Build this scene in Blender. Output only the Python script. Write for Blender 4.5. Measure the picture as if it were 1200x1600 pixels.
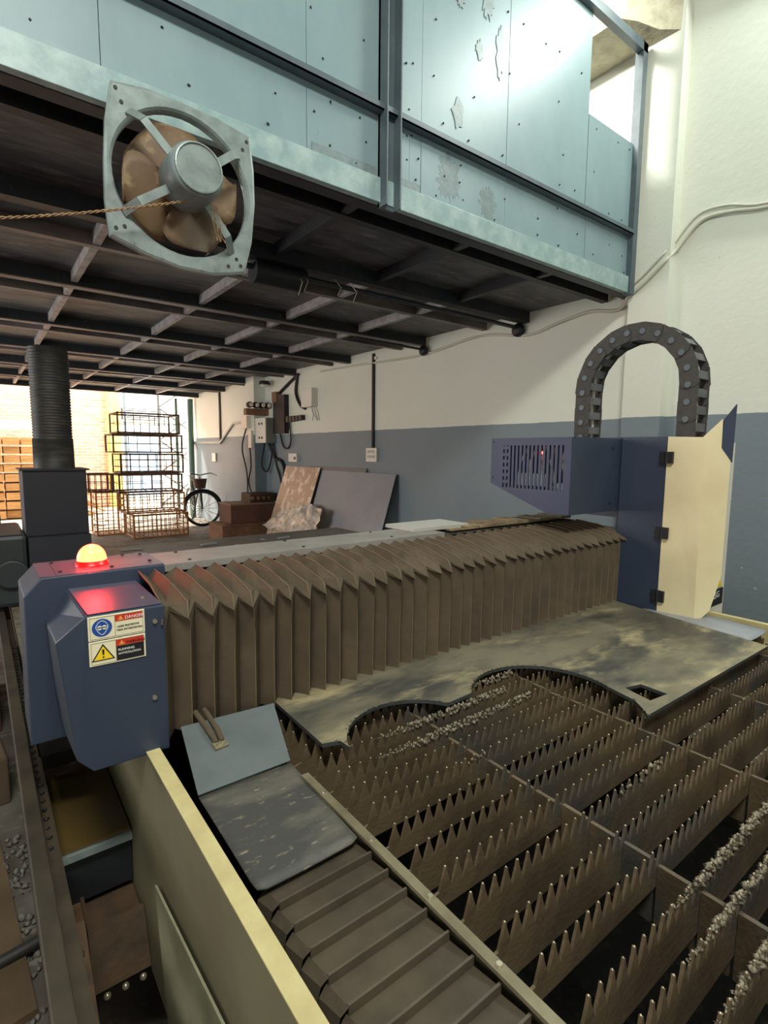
import bpy, math, random
from mathutils import Vector, Matrix
R = math.radians
random.seed(7)
for o in list(bpy.data.objects): bpy.data.objects.remove(o)
S = bpy.context.scene
COL = S.collection

def lin(c):
    return tuple((x/255/12.92 if x/255 <= .04045 else ((x/255+.055)/1.055)**2.4) for x in c) + (1,)

# ---------------------------------------------------------------- camera
PITCH, YAW, ROLL, FPX, CZ = R(6.41), R(37.39), R(-0.53), 831.0, 1.45
fw = Vector((math.sin(YAW)*math.cos(PITCH), math.cos(YAW)*math.cos(PITCH), -math.sin(PITCH)))
rt = Vector((math.cos(YAW), -math.sin(YAW), 0)); up = rt.cross(fw)
rt2 = rt*math.cos(ROLL) - up*math.sin(ROLL); up2 = up*math.cos(ROLL) + rt*math.sin(ROLL)
cam = bpy.data.cameras.new('camera'); cam.sensor_width = 36; cam.sensor_fit = 'VERTICAL'; cam.sensor_height = 36
cam.lens = FPX/1600*36; cam.clip_start = .02; cam.clip_end = 200
camo = bpy.data.objects.new('camera', cam); COL.objects.link(camo)
m = Matrix.Identity(4)
for i, v in enumerate((rt2, up2, -fw)):
    for j in range(3): m[j][i] = v[j]
m.translation = (0, 0, CZ); camo.matrix_world = m
S.camera = camo
# ---------------------------------------------------------------- light
S.view_settings.view_transform = 'Standard'; S.view_settings.look = 'None'
S.view_settings.gamma = 1; S.view_settings.use_curve_mapping = False
S.view_settings.exposure = 0.85
W = bpy.data.worlds.new('world'); S.world = W; W.use_nodes = True
bg = W.node_tree.nodes['Background']; bg.inputs[0].default_value = (1.0, .97, .93, 1); bg.inputs[1].default_value = 8.5
def light(name, kind, loc, energy, color, size=None, target=None, **kw):
    l = bpy.data.lights.new(name, kind); l.energy = energy; l.color = color
    if kind == 'AREA':
        l.shape = 'RECTANGLE'; l.size, l.size_y = size
    for k, v in kw.items(): setattr(l, k, v)
    o = bpy.data.objects.new(name, l); COL.objects.link(o); o.location = loc
    if target is not None:
        o.rotation_euler = (Vector(target)-Vector(loc)).to_track_quat('-Z', 'Y').to_euler()
    return o
light('sun', 'SUN', (0, 20, 10), 9, (1, .9, .76), target=(1.5, 17.0, 5.5), angle=R(2))
light('wall_tube_light', 'AREA', (3.5, .85, 4.5), 34, (.90, 1, .93), (1.3, .12), (.9, 1.1, 2.7))
light('hall_tube_light', 'AREA', (-.3, -.9, 4.4), 76, (.98, 1, .92), (1.4, .3), (1.2, 1.6, .9))
light('side_fill_light', 'AREA', (-3.4, 5.6, 1.7), 95, (1, .97, .93), (2.6, 2.0), (3.8, 6.0, 1.6))  # unseen fill added under the mezzanine; the left wall has no opening
light('rear_fill_light', 'AREA', (-2.6, -2.6, 2.1), 38, (1, .97, .92), (2.4, 1.8), (2.5, 4.5, 1.4))  # unseen fill added behind the camera to brighten machine fronts and far wall
light('upper_floor_fill', 'AREA', (1.0, 2.5, 4.7), 150, (1, .98, .9), (1.0, .3), (3.3, 3.2, 3.4))  # unseen light added to brighten the wall above the mezzanine

# ---------------------------------------------------------------- materials
MATS = {}
def mat(name, rgb, rough=.6, metal=0., rgb2=None, scale=6., lo=.4, hi=.7, bump=0., bscale=60., rgb3=None, scale3=20., lo3=.55, hi3=.7,
        emit=None, estr=0., stretch=(1, 1, 1), coat=0., detail=6, rvar=.0, spec=.5):
    if name in MATS: return MATS[name]
    M = bpy.data.materials.new(name); M.use_nodes = True; MATS[name] = M
    nt = M.node_tree; N = nt.nodes; L = nt.links; b = N['Principled BSDF']
    b.inputs['Roughness'].default_value = rough; b.inputs['Metallic'].default_value = metal
    b.inputs['Specular IOR Level'].default_value = spec
    if coat: b.inputs['Coat Weight'].default_value = coat; b.inputs['Coat Roughness'].default_value = .25
    tc = N.new('ShaderNodeTexCoord'); mp = N.new('ShaderNodeMapping'); mp.inputs['Scale'].default_value = stretch
    L.new(tc.outputs['Object'], mp.inputs[0])
    col = None
    def layer(prev, rgbn, sc, a, c):
        no = N.new('ShaderNodeTexNoise'); no.inputs['Scale'].default_value = sc; no.inputs['Detail'].default_value = detail
        no.inputs['Roughness'].default_value = .62
        L.new(mp.outputs[0], no.inputs['Vector'])
        mr = N.new('ShaderNodeMapRange'); mr.inputs[1].default_value = a; mr.inputs[2].default_value = c
        L.new(no.outputs[0], mr.inputs[0])
        mx = N.new('ShaderNodeMix'); mx.data_type = 'RGBA'
        L.new(mr.outputs[0], mx.inputs[0])
        if isinstance(prev, tuple): mx.inputs[6].default_value = prev
        else: L.new(prev, mx.inputs[6])
        mx.inputs[7].default_value = rgbn
        return mx.outputs[2], mr.outputs[0]
    c = lin(rgb); msk = None
    if rgb2: c, msk = layer(c, lin(rgb2), scale, lo, hi)
    if rgb3: c, _ = layer(c, lin(rgb3), scale3, lo3, hi3)
    if isinstance(c, tuple): b.inputs['Base Color'].default_value = c
    else: L.new(c, b.inputs['Base Color'])
    if rvar and msk is not None:
        mr = N.new('ShaderNodeMapRange'); mr.inputs[3].default_value = rough; mr.inputs[4].default_value = min(1, rough+rvar)
        L.new(msk, mr.inputs[0]); L.new(mr.outputs[0], b.inputs['Roughness'])
    if bump:
        no = N.new('ShaderNodeTexNoise'); no.inputs['Scale'].default_value = bscale; no.inputs['Detail'].default_value = 5
        L.new(mp.outputs[0], no.inputs['Vector'])
        bp = N.new('ShaderNodeBump'); bp.inputs['Strength'].default_value = bump; bp.inputs['Distance'].default_value = .01
        L.new(no.outputs[0], bp.inputs['Height']); L.new(bp.outputs[0], b.inputs['Normal'])
    if emit:
        b.inputs['Emission Color'].default_value = lin(emit); b.inputs['Emission Strength'].default_value = estr
    return M

def wall_paint():
    M = bpy.data.materials.new('two_tone_wall_paint'); M.use_nodes = True
    nt = M.node_tree; N = nt.nodes; L = nt.links; b = N['Principled BSDF']
    tc = N.new('ShaderNodeTexCoord'); sp = N.new('ShaderNodeSeparateXYZ'); L.new(tc.outputs['Object'], sp.inputs[0])
    n0 = N.new('ShaderNodeTexNoise'); n0.inputs['Scale'].default_value = 9; L.new(tc.outputs['Object'], n0.inputs['Vector'])
    ad = N.new('ShaderNodeMath'); ad.operation = 'MULTIPLY_ADD'; ad.inputs[1].default_value = .012; L.new(n0.outputs[0], ad.inputs[0]); L.new(sp.outputs[2], ad.inputs[2])
    gt = N.new('ShaderNodeMath'); gt.operation = 'GREATER_THAN'; gt.inputs[1].default_value = 1.717; L.new(ad.outputs[0], gt.inputs[0])
    n1 = N.new('ShaderNodeTexNoise'); n1.inputs['Scale'].default_value = 1.6; n1.inputs['Detail'].default_value = 8; L.new(tc.outputs['Object'], n1.inputs['Vector'])
    def mixc(a, c):
        x = N.new('ShaderNodeMix'); x.data_type = 'RGBA'; x.inputs[6].default_value = lin(a); x.inputs[7].default_value = lin(c); L.new(n1.outputs[0], x.inputs[0]); return x.outputs[2]
    x = N.new('ShaderNodeMix'); x.data_type = 'RGBA'; L.new(gt.outputs[0], x.inputs[0])
    L.new(mixc((112, 124, 132), (126, 138, 143)), x.inputs[6]); L.new(mixc((212, 214, 200), (226, 226, 214)), x.inputs[7])
    # scuff flecks
    v = N.new('ShaderNodeTexNoise'); v.inputs['Scale'].default_value = 34; v.inputs['Detail'].default_value = 3; L.new(tc.outputs['Object'], v.inputs['Vector'])
    mr = N.new('ShaderNodeMapRange'); mr.inputs[1].default_value = .74; mr.inputs[2].default_value = .76; L.new(v.outputs[0], mr.inputs[0])
    y = N.new('ShaderNodeMix'); y.data_type = 'RGBA'; L.new(mr.outputs[0], y.inputs[0]); L.new(x.outputs[2], y.inputs[6]); y.inputs[7].default_value = lin((175, 180, 178))
    L.new(y.outputs[2], b.inputs['Base Color']); b.inputs['Roughness'].default_value = .55
    bp = N.new('ShaderNodeBump'); bp.inputs['Strength'].default_value = .25; bp.inputs['Distance'].default_value = .01
    n2 = N.new('ShaderNodeTexNoise'); n2.inputs['Scale'].default_value = 22; n2.inputs['Detail'].default_value = 6; L.new(tc.outputs['Object'], n2.inputs['Vector'])
    L.new(n2.outputs[0], bp.inputs['Height']); L.new(bp.outputs[0], b.inputs['Normal'])
    return M

def brick_mat():
    M = bpy.data.materials.new('old_red_brick'); M.use_nodes = True
    nt = M.node_tree; N = nt.nodes; L = nt.links; b = N['Principled BSDF']
    tc = N.new('ShaderNodeTexCoord'); mp = N.new('ShaderNodeMapping'); mp.inputs['Rotation'].default_value = (R(90), 0, 0)
    L.new(tc.outputs['Object'], mp.inputs[0])
    br = N.new('ShaderNodeTexBrick'); br.inputs['Scale'].default_value = 1; br.inputs['Brick Width'].default_value = .22; br.inputs['Row Height'].default_value = .075
    br.inputs['Mortar Size'].default_value = .010; br.inputs['Color1'].default_value = lin((172, 118, 96)); br.inputs['Color2'].default_value = lin((192, 142, 116)); br.inputs['Mortar'].default_value = lin((184, 164, 146))
    L.new(mp.outputs[0], br.inputs['Vector']); L.new(br.outputs[0], b.inputs['Base Color']); b.inputs['Roughness'].default_value = .9
    return M

M_wall = wall_paint(); M_brick = brick_mat()
M_floor = mat('stained_concrete', (112, 106, 96), .85, rgb2=(70, 58, 44), scale=2.2, rgb3=(150, 145, 135), scale3=12, bump=.3, bscale=25)
M_ground = mat('dusty_ground', (196, 180, 158), .9, rgb2=(150, 132, 112), scale=2.0, bump=.3, bscale=20)
M_ceil = mat('ceiling_plaster', (215, 215, 205), .8, rgb2=(190, 190, 180), scale=2)
M_side = mat('far_wall_paint', (190, 192, 182), .8, rgb2=(165, 168, 160), scale=1.5)
M_panel = mat('teal_grey_panel_paint', (116, 138, 144), .42, rgb2=(128, 149, 153), scale=3, lo=.35, hi=.7, rgb3=(104, 124, 130), scale3=18, lo3=.66, hi3=.74, bump=.03, bscale=6, stretch=(1, 1, .5))
M_patch = mat('bare_scuffed_metal', (118, 132, 134), .45, rgb2=(98, 112, 116), scale=24, bump=.1)
M_post = mat('slate_steel_paint', (72, 84, 90), .45, rgb2=(86, 99, 104), scale=9)
M_trimsteel = mat('light_fascia_paint', (128, 152, 154), .4, rgb2=(160, 178, 176), scale=14, rgb3=(110, 110, 104), scale3=40, lo3=.7, hi3=.78)
M_soot = mat('sooty_deck_sheet', (92, 92, 94), .5, rgb2=(48, 48, 52), scale=5, lo=.42, hi=.62, rgb3=(130, 118, 114), scale3=13, lo3=.55, hi3=.72, stretch=(.4, 1.6, 1), bump=.05, bscale=10)
M_beam = mat('black_steel_beam', (34, 38, 44), .5, rgb2=(24, 26, 31), scale=6, rgb3=(84, 78, 78), scale3=28, lo3=.62, hi3=.74)
M_flange = mat('dusty_backlit_flange', (128, 118, 116), .5, rgb2=(70, 66, 68), scale=5, stretch=(.4, 1, 1))  # dusty steel, with light from the far opening painted into its pale colour
M_pipe = mat('dark_green_grey_paint', (44, 52, 54), .5, rgb2=(36, 42, 44), scale=6)
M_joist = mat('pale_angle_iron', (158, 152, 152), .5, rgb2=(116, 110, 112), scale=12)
M_blue = mat('navy_powder_coat', (49, 58, 76), .42, rgb2=(54, 63, 81), scale=3, bump=.03, bscale=400)
M_bluetop = mat('navy_violet_top', (82, 80, 96), .34, rgb2=(90, 88, 102), scale=8, bump=.06, bscale=300)  # top face paler and more violet than the navy sides
M_greyplate = mat('grey_cover_plate', (138, 134, 130), .45, rgb2=(120, 114, 106), scale=10)
M_cream = mat('cream_powder_coat', (226, 212, 172), .5, rgb2=(214, 196, 156), scale=4, rgb3=(150, 128, 92), scale3=30, lo3=.70, hi3=.80)
M_creamold = mat('worn_cream_paint', (200, 186, 136), .5, rgb2=(180, 164, 116), scale=12, rgb3=(120, 104, 70), scale3=55, lo3=.66, hi3=.78, bump=.06, bscale=50)
M_olive = mat('olive_side_tone', (124, 118, 92), .6, rgb2=(108, 100, 76), scale=4)
M_bellow = mat('dusty_brown_bellows', (80, 68, 54), .75, rgb2=(98, 84, 67), scale=9, lo=.35, hi=.75, rgb3=(66, 56, 46), scale3=4, lo3=.5, hi3=.75, bump=.12, bscale=700, spec=.3)
M_black = mat('black_plastic', (28, 30, 34), .5)
M_dark = mat('dark_oily_steel', (34, 32, 30), .6, rgb2=(22, 20, 18), scale=8)
M_pit = mat('black_pit_debris', (16, 15, 13), .95, rgb2=(34, 31, 27), scale=30, lo=.55, hi=.7, spec=.1, bump=.5)
M_chain = mat('grey_chain_plastic', (54, 52, 50), .6, rgb2=(66, 62, 58), scale=40, bump=.1, bscale=200)
M_chainbar = mat('chain_bar_grey', (96, 98, 100), .55, rgb2=(78, 80, 80), scale=30)
M_slat = mat('rusty_brown_slat', (112, 95, 72), .6, metal=.15, rgb2=(80, 66, 50), scale=7, lo=.35, hi=.65, rgb3=(74, 72, 68), scale3=3, lo3=.52, hi3=.66, bump=.15, bscale=120)
M_bead = mat('melted_bead', (205, 190, 160), .3, metal=.6)
M_slag = mat('grey_slag', (150, 140, 120), .5, metal=.45, rgb2=(84, 74, 60), scale=90, bump=.4, bscale=300)
M_plate = mat('heat_stained_plate', (126, 119, 99), .44, metal=.2, rgb2=(72, 71, 67), scale=3.0, lo=.44, hi=.62, rgb3=(190, 174, 134), scale3=5, lo3=.54, hi3=.74, stretch=(.7, 1.6, 1), bump=.08, bscale=30)
M_cut = mat('cut_edge_blue_black', (78, 82, 82), .4, metal=.4)
M_wayc = mat('brown_grey_way_plate', (92, 82, 68), .5, metal=.2, rgb2=(70, 62, 52), scale=10, rgb3=(134, 128, 116), scale3=30, lo3=.70, hi3=.78)
M_strip = mat('dull_steel_strip', (132, 122, 98), .5, metal=.25, rgb2=(108, 98, 78), scale=14)
M_rubber = mat('scuffed_black_rubber', (66, 65, 62), .6, rgb2=(96, 92, 82), scale=9, lo=.5, hi=.68, rgb3=(136, 128, 108), scale3=60, lo3=.60, hi3=.70, stretch=(.6, 1.5, 1), bump=.1, bscale=40)
M_wiper = mat('blue_grey_wiper_sheet', (96, 103, 104), .5, rgb2=(84, 90, 90), scale=8)
M_rust = mat('rust_brown_steel', (78, 58, 38), .7, rgb2=(54, 41, 28), scale=12, bump=.2)
M_mustard = mat('oiled_mustard_plate', (84, 67, 32), .38, rgb2=(66, 53, 27), scale=5)
M_fanblade = mat('rust_brown_blade', (112, 88, 62), .6, rgb2=(84, 64, 46), scale=6, rgb3=(160, 136, 98), scale3=16, lo3=.55, hi3=.75)
M_fangrey = mat('galvanised_grey', (138, 150, 148), .42, metal=.35, rgb2=(112, 122, 120), scale=16, rgb3=(90, 74, 58), scale3=34, lo3=.66, hi3=.78)
M_motor = mat('grey_motor_paint', (120, 132, 134), .38, rgb2=(104, 116, 118), scale=10)
M_cable = mat('off_white_cable', (200, 198, 182), .6)
M_blackcable = mat('black_cable', (24, 24, 28), .6)
M_rope = mat('dirty_cord', (170, 140, 104), .9, rgb2=(110, 84, 60), scale=120)
M_white = mat('white_plastic', (222, 218, 206), .5)
M_sheet = mat('grey_sheet_metal', (150, 152, 156), .5, metal=.0, rgb2=(138, 140, 146), scale=2)
M_film = mat('crumpled_plastic_film', (216, 206, 192), .25, rgb2=(168, 150, 130), scale=14, bump=.8, bscale=12)
M_wood = mat('warm_wood', (190, 146, 92), .8, rgb2=(160, 116, 70), scale=5, stretch=(1, 6, 6))
M_card = mat('brown_board', (140, 104, 78), .8, rgb2=(112, 82, 60), scale=8)
M_cratewire = mat('rusty_dark_wire', (92, 66, 44), .6, rgb2=(70, 48, 34), scale=9)
M_yellow = mat('yellow_paint', (224, 190, 96), .8, rgb2=(206, 170, 84), scale=4)
M_green = mat('green_grey_paint', (96, 122, 110), .5)
M_bluedoor = mat('pale_blue_shutter', (130, 160, 190), .6)
M_plaster = mat('pale_plaster', (214, 206, 192), .85, rgb2=(196, 186, 170), scale=3)
M_bolt = mat('bright_bolt', (200, 190, 165), .3, metal=.8)
M_ink = mat('black_ink', (20, 20, 22), .6); M_whiteink = mat('white_ink', (230, 228, 220), .5)
M_stick = mat('cream_sticker', (232, 222, 190), .45)
M_redink = mat('red_ink', (196, 52, 30), .5); M_blueink = mat('blue_ink', (34, 74, 150), .5)
M_yelink = mat('yellow_ink', (244, 206, 40), .5); M_orangeink = mat('orange_ink', (230, 130, 50), .5)
M_hose = mat('black_ribbed_hose', (30, 30, 28), .6, rgb2=(58, 54, 42), scale=30, lo=.45, hi=.7, stretch=(.4, .4, 2.5))
M_beacon = mat('red_beacon_glass', (255, 40, 30), .25, emit=(255, 70, 40), estr=9)
M_beaconcore = mat('beacon_red_rim', (160, 8, 8), .3, emit=(255, 10, 10), estr=1.2)
M_led = mat('red_indicator', (255, 60, 50), .3, emit=(255, 60, 50), estr=8)
M_porc = mat('white_porcelain', (225, 215, 200), .3)
M_debris = mat('grey_debris', (128, 124, 116), .9, rgb2=(90, 84, 76), scale=30)

# ---------------------------------------------------------------- building helpers
ORG = {}
class B:
    def __init__(s): s.v = []; s.f = []; s.sm = []
    def add(s, vs, fs, smooth=False):
        n = len(s.v); s.v += [tuple(v) for v in vs]
        for f in fs: s.f.append(tuple(n+i for i in f)); s.sm.append(smooth)
        return s
    def box(s, x0, x1, y0, y1, z0, z1):
        return s.add([(x0,y0,z0),(x1,y0,z0),(x1,y1,z0),(x0,y1,z0),(x0,y0,z1),(x1,y0,z1),(x1,y1,z1),(x0,y1,z1)],
                     [(0,3,2,1),(4,5,6,7),(0,1,5,4),(1,2,6,5),(2,3,7,6),(3,0,4,7)])
    def obox(s, c, ax, ay, az):
        c, ax, ay, az = map(Vector, (c, ax, ay, az))
        vs = [c+ax*i+ay*j+az*k for k in (-1, 1) for i, j in ((-1,-1),(1,-1),(1,1),(-1,1))]
        return s.add(vs, [(0,3,2,1),(4,5,6,7),(0,1,5,4),(1,2,6,5),(2,3,7,6),(3,0,4,7)])
    def bar(s, a, b, w, h=None, upv=(0, 0, 1)):
        a, b = Vector(a), Vector(b); h = h or w; d = (b-a); t = d.normalized(); u = Vector(upv)
        if abs(t.dot(u)) > .98: u = Vector((1, 0, 0))
        sd = t.cross(u).normalized(); u = sd.cross(t)
        return s.obox((a+b)/2, d/2, sd*w/2, u*h/2)
    def prism(s, poly, axis, a, b):
        n = len(poly)
        def P(p, t):
            return (t, p[0], p[1]) if axis == 'x' else (p[0], t, p[1]) if axis == 'y' else (p[0], p[1], t)
        return s.add([P(p, a) for p in poly]+[P(p, b) for p in poly],
                     [tuple(range(n))[::-1], tuple(range(n, 2*n))]+[(i, (i+1) % n, n+(i+1) % n, n+i) for i in range(n)])
    def slab(s, pts, off):      # arbitrary flat polygon given thickness along vector off
        n = len(pts); off = Vector(off)
        return s.add([Vector(p) for p in pts]+[Vector(p)+off for p in pts],
                     [tuple(range(n))[::-1], tuple(range(n, 2*n))]+[(i, (i+1) % n, n+(i+1) % n, n+i) for i in range(n)])
    def tube(s, pts, r, n=8, closed=False, cap=True):
        pts = [Vector(p) for p in pts]; m = len(pts); rings = []; prev = None
        for i, p in enumerate(pts):
            if closed: t = (pts[(i+1) % m]-pts[i-1])
            else: t = pts[min(i+1, m-1)]-pts[max(i-1, 0)]
            t.normalize()
            if prev is None:
                a = Vector((0, 0, 1)) if abs(t.z) < .9 else Vector((1, 0, 0)); u = t.cross(a).normalized()
            else:
                u = (prev-t*prev.dot(t)).normalized()
            prev = u; w = t.cross(u); rr = r[i] if isinstance(r, (list, tuple)) else r
            rings.append([p+(u*math.cos(2*math.pi*k/n)+w*math.sin(2*math.pi*k/n))*rr for k in range(n)])
        vs = [q for g in rings for q in g]; fs = []
        for i in range(m if closed else m-1):
            j = (i+1) % m
            for k in range(n): fs.append((i*n+k, i*n+(k+1) % n, j*n+(k+1) % n, j*n+k))
        s.add(vs, fs, True)
        if cap and not closed:
            s.add(rings[0], [tuple(range(n))[::-1]]); s.add(rings[-1], [tuple(range(n))])
        return s
    def lathe(s, prof, c, axis='z', n=24, smooth=True):      # prof: (r, t) along the axis
        vs = []
        for r, t in prof:
            for k in range(n):
                a = 2*math.pi*k/n; x, y = r*math.cos(a), r*math.sin(a)
                q = (x, y, t) if axis == 'z' else (x, t, y) if axis == 'y' else (t, x, y)
                vs.append((q[0]+c[0], q[1]+c[1], q[2]+c[2]))
        fs = []
        for i in range(len(prof)-1):
            for k in range(n): fs.append((i*n+k, i*n+(k+1) % n, (i+1)*n+(k+1) % n, (i+1)*n+k))
        s.add(vs, fs, smooth)
        m = len(prof)
        s.add(vs[:n], [tuple(range(n))[::-1]]); s.add(vs[(m-1)*n:], [tuple(range(n))])
        return s
    def lump(s, c, r):
        c = Vector(c); d = [(1,0,0),(-1,0,0),(0,1,0),(0,-1,0),(0,0,1),(0,0,-1)]
        vs = [c+Vector(q)*r*random.uniform(.7, 1.3)+Vector((random.uniform(-.2, .2)*r, random.uniform(-.2, .2)*r, 0)) for q in d]
        return s.add(vs, [(0,2,4),(2,1,4),(1,3,4),(3,0,4),(2,0,5),(1,2,5),(3,1,5),(0,3,5)], True)
    def build(s, name, m, parent=None, label=None, kind=None, bevel=0, smooth=None):
        me = bpy.data.meshes.new(name); o_ = ORG.get(parent.name, Vector()) if parent else Vector()
        me.from_pydata([Vector(v)-o_ for v in s.v], [], s.f); me.materials.append(m)
        me.polygons.foreach_set('use_smooth', s.sm if smooth is None else [smooth]*len(s.f))
        me.validate(); me.update()
        import bmesh
        bm = bmesh.new(); bm.from_mesh(me); bmesh.ops.recalc_face_normals(bm, faces=bm.faces)
        bm.to_mesh(me); bm.free()
        o = bpy.data.objects.new(name, me); COL.objects.link(o)
        if parent: o.parent = parent; ORG[o.name] = o_
        if label: o['label'] = label
        if kind: o['kind'] = kind
        if bevel:
            b = o.modifiers.new('bevel', 'BEVEL'); b.width = bevel; b.segments = 2; b.limit_method = 'ANGLE'; b.angle_limit = R(40)
            o.data.polygons.foreach_set('use_smooth', [False]*len(o.data.polygons))
        return o
def thing(name, loc, label, cat, group=None):
    o = bpy.data.objects.new(name, None); COL.objects.link(o); o.location = loc; ORG[o.name] = Vector(loc)
    o.empty_display_size = .1; o['label'] = label; o['category'] = cat
    if group: o['group'] = group
    return o
def tag(o, label, cat, group=None):
    o['label'] = label; o['category'] = cat
    if group: o['group'] = group
    return o
def struct(name, b, m, label=None):
    o = b.build(name, m); o['kind'] = 'structure'
    if label: o['label'] = label
    return o
def share(src, name, parent, loc):      # a copy of one mesh part, same data, moved by loc
    c = src.copy(); COL.objects.link(c); c.parent = parent; c.location = Vector(src.location)+Vector(loc)
    ORG[c.name] = ORG.get(src.name, Vector())
    return c
def text(s, name, m, parent, origin, xdir, ydir, size, depth=.0004, align='LEFT', sx=1.0):
    cu = bpy.data.curves.new(name, 'FONT'); cu.body = s; cu.size = size; cu.extrude = depth; cu.align_x = align
    ob = bpy.data.objects.new('tmp_text', cu); COL.objects.link(ob)
    bpy.context.view_layer.update()
    me = bpy.data.meshes.new_from_object(ob.evaluated_get(bpy.context.evaluated_depsgraph_get()))
    bpy.data.objects.remove(ob)
    X = Vector(xdir).normalized()*sx; Y = Vector(ydir).normalized(); Z = Vector(xdir).cross(Vector(ydir)).normalized()
    o_ = ORG.get(parent.name, Vector())
    for v in me.vertices: v.co = Vector(origin)+X*v.co.x+Y*v.co.y+Z*v.co.z-o_
    me.materials.clear(); me.materials.append(m)
    o = bpy.data.objects.new(name, me); COL.objects.link(o); o.parent = parent
    return o

# ================================================================ THE SETTING
struct('floor', B().box(-3.6, 3.9, -3, 11.9, -.1, 0), M_floor)
struct('wall_right', B().box(3.8, 4.0, -3, 12.3, 0, 5.3), M_wall)
struct('wall_left', B().box(-3.7, -3.5, -3, 12.1, 0, 5.3), M_side)
struct('wall_back', B().box(-3.5, 3.8, -3.1, -2.95, 0, 5.3), M_side)
struct('ceiling', B().box(-3.7, 4.0, -3.1, 12.1, 5.2, 5.35), M_ceil)
struct('wall_front', B().box(-3.5, 3.8, 11.9, 12.1, 2.62, 5.2).box(-3.5, -1.4, 11.9, 12.1, 0, 2.62), M_side)
struct('trim_1', B().box(3.7, 3.8, 1.775, 2.045, 0, 5.2), M_wall, 'painted pilaster where the raised floor meets the right wall')
struct('trim_2', B().box(3.6, 3.8, 8.18, 8.52, 0, 2.7), M_wall, 'grey concrete column carrying the switchgear')
b = B()
b.prism([(3.42, 4.2), (3.8, 4.2), (3.8, 4.62), (3.42, 4.62)], 'y', 2.05, 8)
b.add([(3.42,2.05,4.2),(3.5,1.98,4.18),(3.62,1.9,4.14),(3.7,1.8,4.12),(3.8,1.78,4.1),(3.8,2.05,4.1),
       (3.42,2.05,4.62),(3.5,1.93,4.62),(3.62,1.86,4.62),(3.7,1.78,4.62),(3.8,1.78,4.62),(3.8,2.05,4.62)],
      [(0,1,2,3,4,5),(6,7,8,9,10,11),(0,6,7,1),(1,7,8,2),(2,8,9,3),(3,9,10,4),(4,10,11,5),(5,11,6,0)])
struct('trim_3', b, mat('raw_concrete_beam', (176, 170, 146), .8, rgb2=(150, 142, 120), scale=14, bump=.6, bscale=30), 'rough concrete beam with a chipped broken end')
struct('ground', B().box(-8, 8, 11.9, 30, -.12, -.01), M_ground)

# ================================================================ MEZZANINE
mz = thing('mezzanine', (1.5, 2.02, 2.55), 'teal-grey steel-clad mezzanine with black beams underneath, spanning the top of the hall', 'mezzanine')
def pn(x0, x1, z0, z1, name='panel', m=M_panel, y0=2.024, y1=2.036):
    return B().box(x0+.0015, x1-.0015, y0+random.uniform(-.002, .001), y1, z0, z1).build(name, m, mz)
low = [-3.4, -2.2, -1.0, -.3, .391, 1.137, 1.495]
for a, c in zip(low, low[1:]): pn(a, c, 2.66, 2.93)
for a, c in zip([1.57, 1.674, 1.745, 2.346, 3.104], [1.674, 1.745, 2.346, 3.104, 3.62]): pn(a, c, 2.66, 2.93)
hi_ = [-3.4, -2.2, -1.0, .08, 1.137, 1.495]
for a, c in zip(hi_, hi_[1:]): pn(a, c, 2.93, 4.06)
for a, c in zip([1.57, 1.745, 2.346], [1.745, 2.346, 3.085]): pn(a, c, 2.93, 4.06)
pn(3.088, 3.62, 2.93, 3.506)
for a, c in ((-3.4, -1.0), (-1.0, 1.137), (1.137, 1.495), (1.57, 2.346), (2.346, 3.085)): pn(a, c, 4.06, 5.19)  # unseen upper cladding, added to block upper floor light spilling onto the wall
B().box(-3.4, 3.63, 2.0, 2.04, 2.55, 2.655).build('fascia_band', M_trimsteel, mz, 'pale worn band along the bottom edge', bevel=.002)
B().box(-3.4, 3.60, 1.975, 2.026, 2.918, 2.924).box(-3.4, 3.60, 1.975, 1.98, 2.918, 2.946).build('middle_rail', M_post, mz)
B().box(-3.4, 3.66, 1.985, 2.03, 4.06, 4.115).build('top_rail', M_post, mz)
b = B().box(1.492, 1.575, 2.005, 2.022, 2.53, 5.18).box(1.492, 1.500, 1.955, 2.022, 2.53, 5.18).box(1.567, 1.575, 1.955, 2.022, 2.53, 5.18)
b.build('steel_post', M_post, mz, bevel=.002)
B().box(3.605, 3.66, 1.985, 2.04, 2.54, 4.115).build('steel_post', M_post, mz)
# scuffed patches: bare, irregular flakes of paint on the cladding
def patch(cx, cz, rx, rz, y=2.0215, n=26, sd=1):
    rnd = random.Random(sd); p = []
    for k in range(n):
        a = 2*math.pi*k/n; q = rnd.uniform(.62, 1.12); p.append((cx+rx*q*math.cos(a), cz+rz*q*math.sin(a)))
    m_ = len(p); vs = [(cx, y, cz)]+[(a, y, c) for a, c in p]+[(a, y+.002, c) for a, c in p]
    fs = [(0, 1+k, 1+(k+1) % m_) for k in range(m_)]+[(1+k, 1+m_+k, 1+m_+(k+1) % m_, 1+(k+1) % m_) for k in range(m_)]
    return B().add(vs, fs).build('scuffed_patch', M_patch, mz)
patch(1.98, 3.11, .045, .075, n=14, sd=3)
patch(1.93, 2.79, .085, .115, sd=4, n=60); patch(2.21, 2.75, .07, .085, sd=6, n=50)
patch(2.17, 3.72, .05, .13, sd=7, n=44); patch(2.12, 3.45, .03, .05, sd=9); patch(2.27, 3.5, .03, .14, sd=10); patch(1.98, 3.62, .03, .05, sd=12)
B().box(1.58, 1.74, 2.0195, 2.0225, 2.662, 2.70).build('scuffed_patch', M_patch, mz)
B().box(1.16, 1.49, 2.0195, 2.0225, 2.662, 2.70).build('scuffed_patch', M_patch, mz)
b = B()
rs = random.Random(11)
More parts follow.
